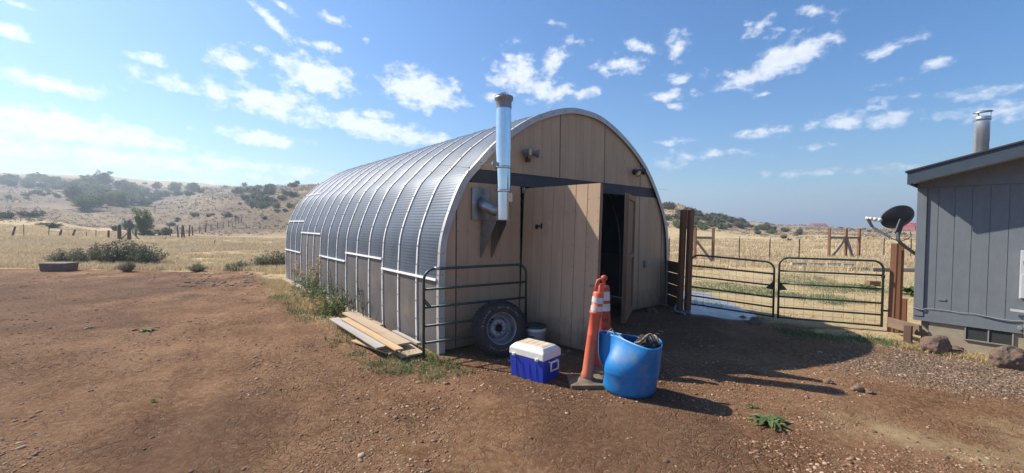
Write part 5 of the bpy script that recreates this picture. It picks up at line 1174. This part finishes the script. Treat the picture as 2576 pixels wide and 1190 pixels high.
ae = N(nt, 'ShaderNodeCombineXYZ'); L(mth('MULTIPLY', az, 57.2958), ae.inputs[0]); L(mth('MULTIPLY', el, 57.2958), ae.inputs[1])
clouds = [(20, 75, 60, 22, 12, 1), (110, 205, 170, 34, 5, .85), (690, 60, 75, 18, 38, .8), (715, 18, 50, 12, 15, .7), (825, 42, 55, 16, 12, .75), (590, 155, 70, 32, 8, .95), (645, 122, 42, 14, 8, .7),
 (795, 190, 105, 46, 3, 1.25), (812, 118, 60, 15, 5, .8), (380, 150, 60, 20, 15, .7), (440, 210, 130, 24, 8, .8), (560, 245, 90, 30, 20, .85), (690, 265, 150, 38, 8, 1), (740, 250, 60, 30, 0, .9), (1060, 228, 110, 50, 8, 1.25), (1305, 185, 80, 48, 0, 1.15), (1395, 150, 50, 30, -20, 1.), (1365, 225, 90, 34, 8, 1.1), (1470, 238, 48, 22, -15, .85), (1245, 245, 40, 14, 0, .7),
 (130, 318, 260, 42, 6, .95), (340, 345, 160, 34, 8, .85), (660, 348, 120, 20, 2, .85), (930, 318, 150, 32, 8, 1), (1050, 345, 90, 22, 5, .9), (935, 290, 70, 14, 0, .8), (1985, 143, 140, 42, -14, 1.35), (1870, 200, 90, 32, 0, 1), (1720, 195, 50, 18, 0, .85), (1615, 118, 70, 18, 12, .8), (1570, 163, 75, 26, 0, .95), (1705, 115, 34, 42, -20, .75), (1680, 240, 70, 18, 0, .8), (1700, 268, 34, 12, 0, .7), (1905, 70, 42, 18, -20, .75), (1945, 92, 30, 16, -20, .7), (2050, 30, 65, 16, 10, .6), (2245, 118, 95, 20, -14, .85), (2365, 155, 60, 20, 0, .75), (1915, 330, 100, 16, 0, .85), (2160, 305, 230, 24, 3, .85), (2200, 275, 90, 14, 0, .6), (2225, 213, 50, 12, 0, .6), (2245, 250, 70, 14, 0, .65), (2440, 240, 150, 20, -3, .75), (2530, 278, 140, 30, -2, .9), (1850, 384, 190, 12, 0, .55), (2120, 432, 260, 12, 0, .45), (1710, 355, 60, 12, 0, .65), (300, 400, 520, 40, 3, .6), (600, 415, 360, 24, 3, .55), (1700, 400, 130, 24, 0, .5), (1890, 60, 20, 10, 0, .5), (1440, 105, 50, 12, 0, .5), (1285, 108, 28, 12, 0, .6), (915, 98, 14, 10, 0, .5), (1925, 235, 26, 9, 0, .7), (30, 5, 60, 10, 10, .6), (1400, 60, 40, 10, 20, .5)]
acc = None
for (x, y, a, b, r_, s_) in clouds:
    d = ray(x, y).normalized(); A_ = math.degrees(math.atan2(d.x, d.y)); E_ = math.degrees(math.asin(d.z))
    d2 = ray(x+a, y).normalized(); ha = abs(math.degrees(math.atan2(d2.x, d2.y))-A_)*1.12; d3 = ray(x, y-b).normalized(); hb = abs(math.degrees(math.asin(d3.z))-E_)*1.2
    mp = N(nt, 'ShaderNodeMapping', vector_type='TEXTURE'); mp.inputs['Location'].default_value = (A_, E_, 0); mp.inputs['Rotation'].default_value = (0, 0, rad(-r_)); mp.inputs['Scale'].default_value = (max(ha, .3), max(hb, .3), 1); L(ae.outputs[0], mp.inputs[0])
    ln = N(nt, 'ShaderNodeVectorMath', operation='LENGTH'); L(mp.outputs[0], ln.inputs[0])
    s_ *= (1.45 if y > 290 else 1.2) if x < 1100 else 1.02
    v = mth('MULTIPLY_ADD', ln.outputs['Value'], -s_*.9, s_)
    acc = v if acc is None else mth('MAXIMUM', acc, v)
acc = mth('MAXIMUM', acc, -.5)
nm = N(nt, 'ShaderNodeMapping'); nm.inputs['Scale'].default_value = (.46, .72, 1); L(ae.outputs[0], nm.inputs[0])
n1 = N(nt, 'ShaderNodeTexNoise', Scale=1., Detail=9, Roughness=.60, Distortion=.1); L(nm.outputs[0], n1.inputs['Vector'])
dens = mth('ADD', acc, mth('MULTIPLY_ADD', n1.outputs[0], 2.7, -1.50))
mk = N(nt, 'ShaderNodeMapRange', interpolation_type='SMOOTHSTEP'); mk.inputs[1].default_value = .0; mk.inputs[2].default_value = .85; L(dens, mk.inputs[0])
# a few thin clouds in the part of the sky behind the camera
n2 = N(nt, 'ShaderNodeTexNoise', Scale=.12, Detail=8, Roughness=.6); L(ae.outputs[0], n2.inputs['Vector'])
bkm = N(nt, 'ShaderNodeMapRange', interpolation_type='SMOOTHSTEP'); bkm.inputs[1].default_value = .55; bkm.inputs[2].default_value = .7; L(n2.outputs[0], bkm.inputs[0])
bf = mth('MULTIPLY', bkm.outputs[0], mth('LESS_THAN', sp.outputs[1], 0.))
mask = mth('MAXIMUM', mk.outputs[0], mth('MULTIPLY', bf, .7))
# cloud brightness: brighter body, greyer where thick and low
n3 = N(nt, 'ShaderNodeTexNoise', Scale=2.2, Detail=6, Roughness=.6); L(nm.outputs[0], n3.inputs['Vector'])
sh = mth('MULTIPLY_ADD', n3.outputs[0], .5, .72)
CLOUD = 9.6
cc = N(nt, 'ShaderNodeCombineColor'); L(mth('MULTIPLY', sh, CLOUD*.97), cc.inputs[0]); L(mth('MULTIPLY', sh, CLOUD*.985), cc.inputs[1]); L(mth('MULTIPLY', sh, CLOUD*1.04), cc.inputs[2])
mxs = N(nt, 'ShaderNodeMix', data_type='RGBA'); L(mth('MULTIPLY', mask, .76), mxs.inputs[0]); hs_ = N(nt, 'ShaderNodeHueSaturation', Saturation=1.3, Value=.98); L(sky.outputs[0], hs_.inputs['Color']); ti_ = N(nt, 'ShaderNodeMix', data_type='RGBA', blend_type='MULTIPLY'); ti_.inputs[0].default_value = 1; ti_.inputs[7].default_value = (.84, 1.04, 1.22, 1); L(hs_.outputs[0], ti_.inputs[6]); L(ti_.outputs[2], mxs.inputs[6]); L(cc.outputs[0], mxs.inputs[7]); L(mxs.outputs[2], bg.inputs[0]); bg.inputs[1].default_value = .080
HAZE = .0010
if HAZE:
    mb = MB(); mb.box((0, 0, 40), (11000, 11000, 104)); hzb = mb.build('haze', bpy.data.materials.new('haze air'))
    m = hzb.data.materials[0]; m.use_nodes = True; n_ = m.node_tree; n_.nodes.clear(); ou = n_.nodes.new('ShaderNodeOutputMaterial'); pv = n_.nodes.new('ShaderNodeVolumePrincipled')
    pv.inputs['Density'].default_value = HAZE; pv.inputs['Color'].default_value = (.74, .87, 1, 1); pv.inputs['Anisotropy'].default_value = .3; n_.links.new(pv.outputs[0], ou.inputs['Volume'])
    hzb['kind'] = 'stuff'; hzb['label'] = 'thin pale haze in the air over the hills'
sc.render.engine = 'CYCLES'; sc.cycles.max_bounces = 8; sc.cycles.volume_bounces = 0
sc.view_settings.view_transform = 'Standard'; sc.view_settings.look = 'None'; sc.view_settings.exposure = 0.72; sc.view_settings.gamma = 1
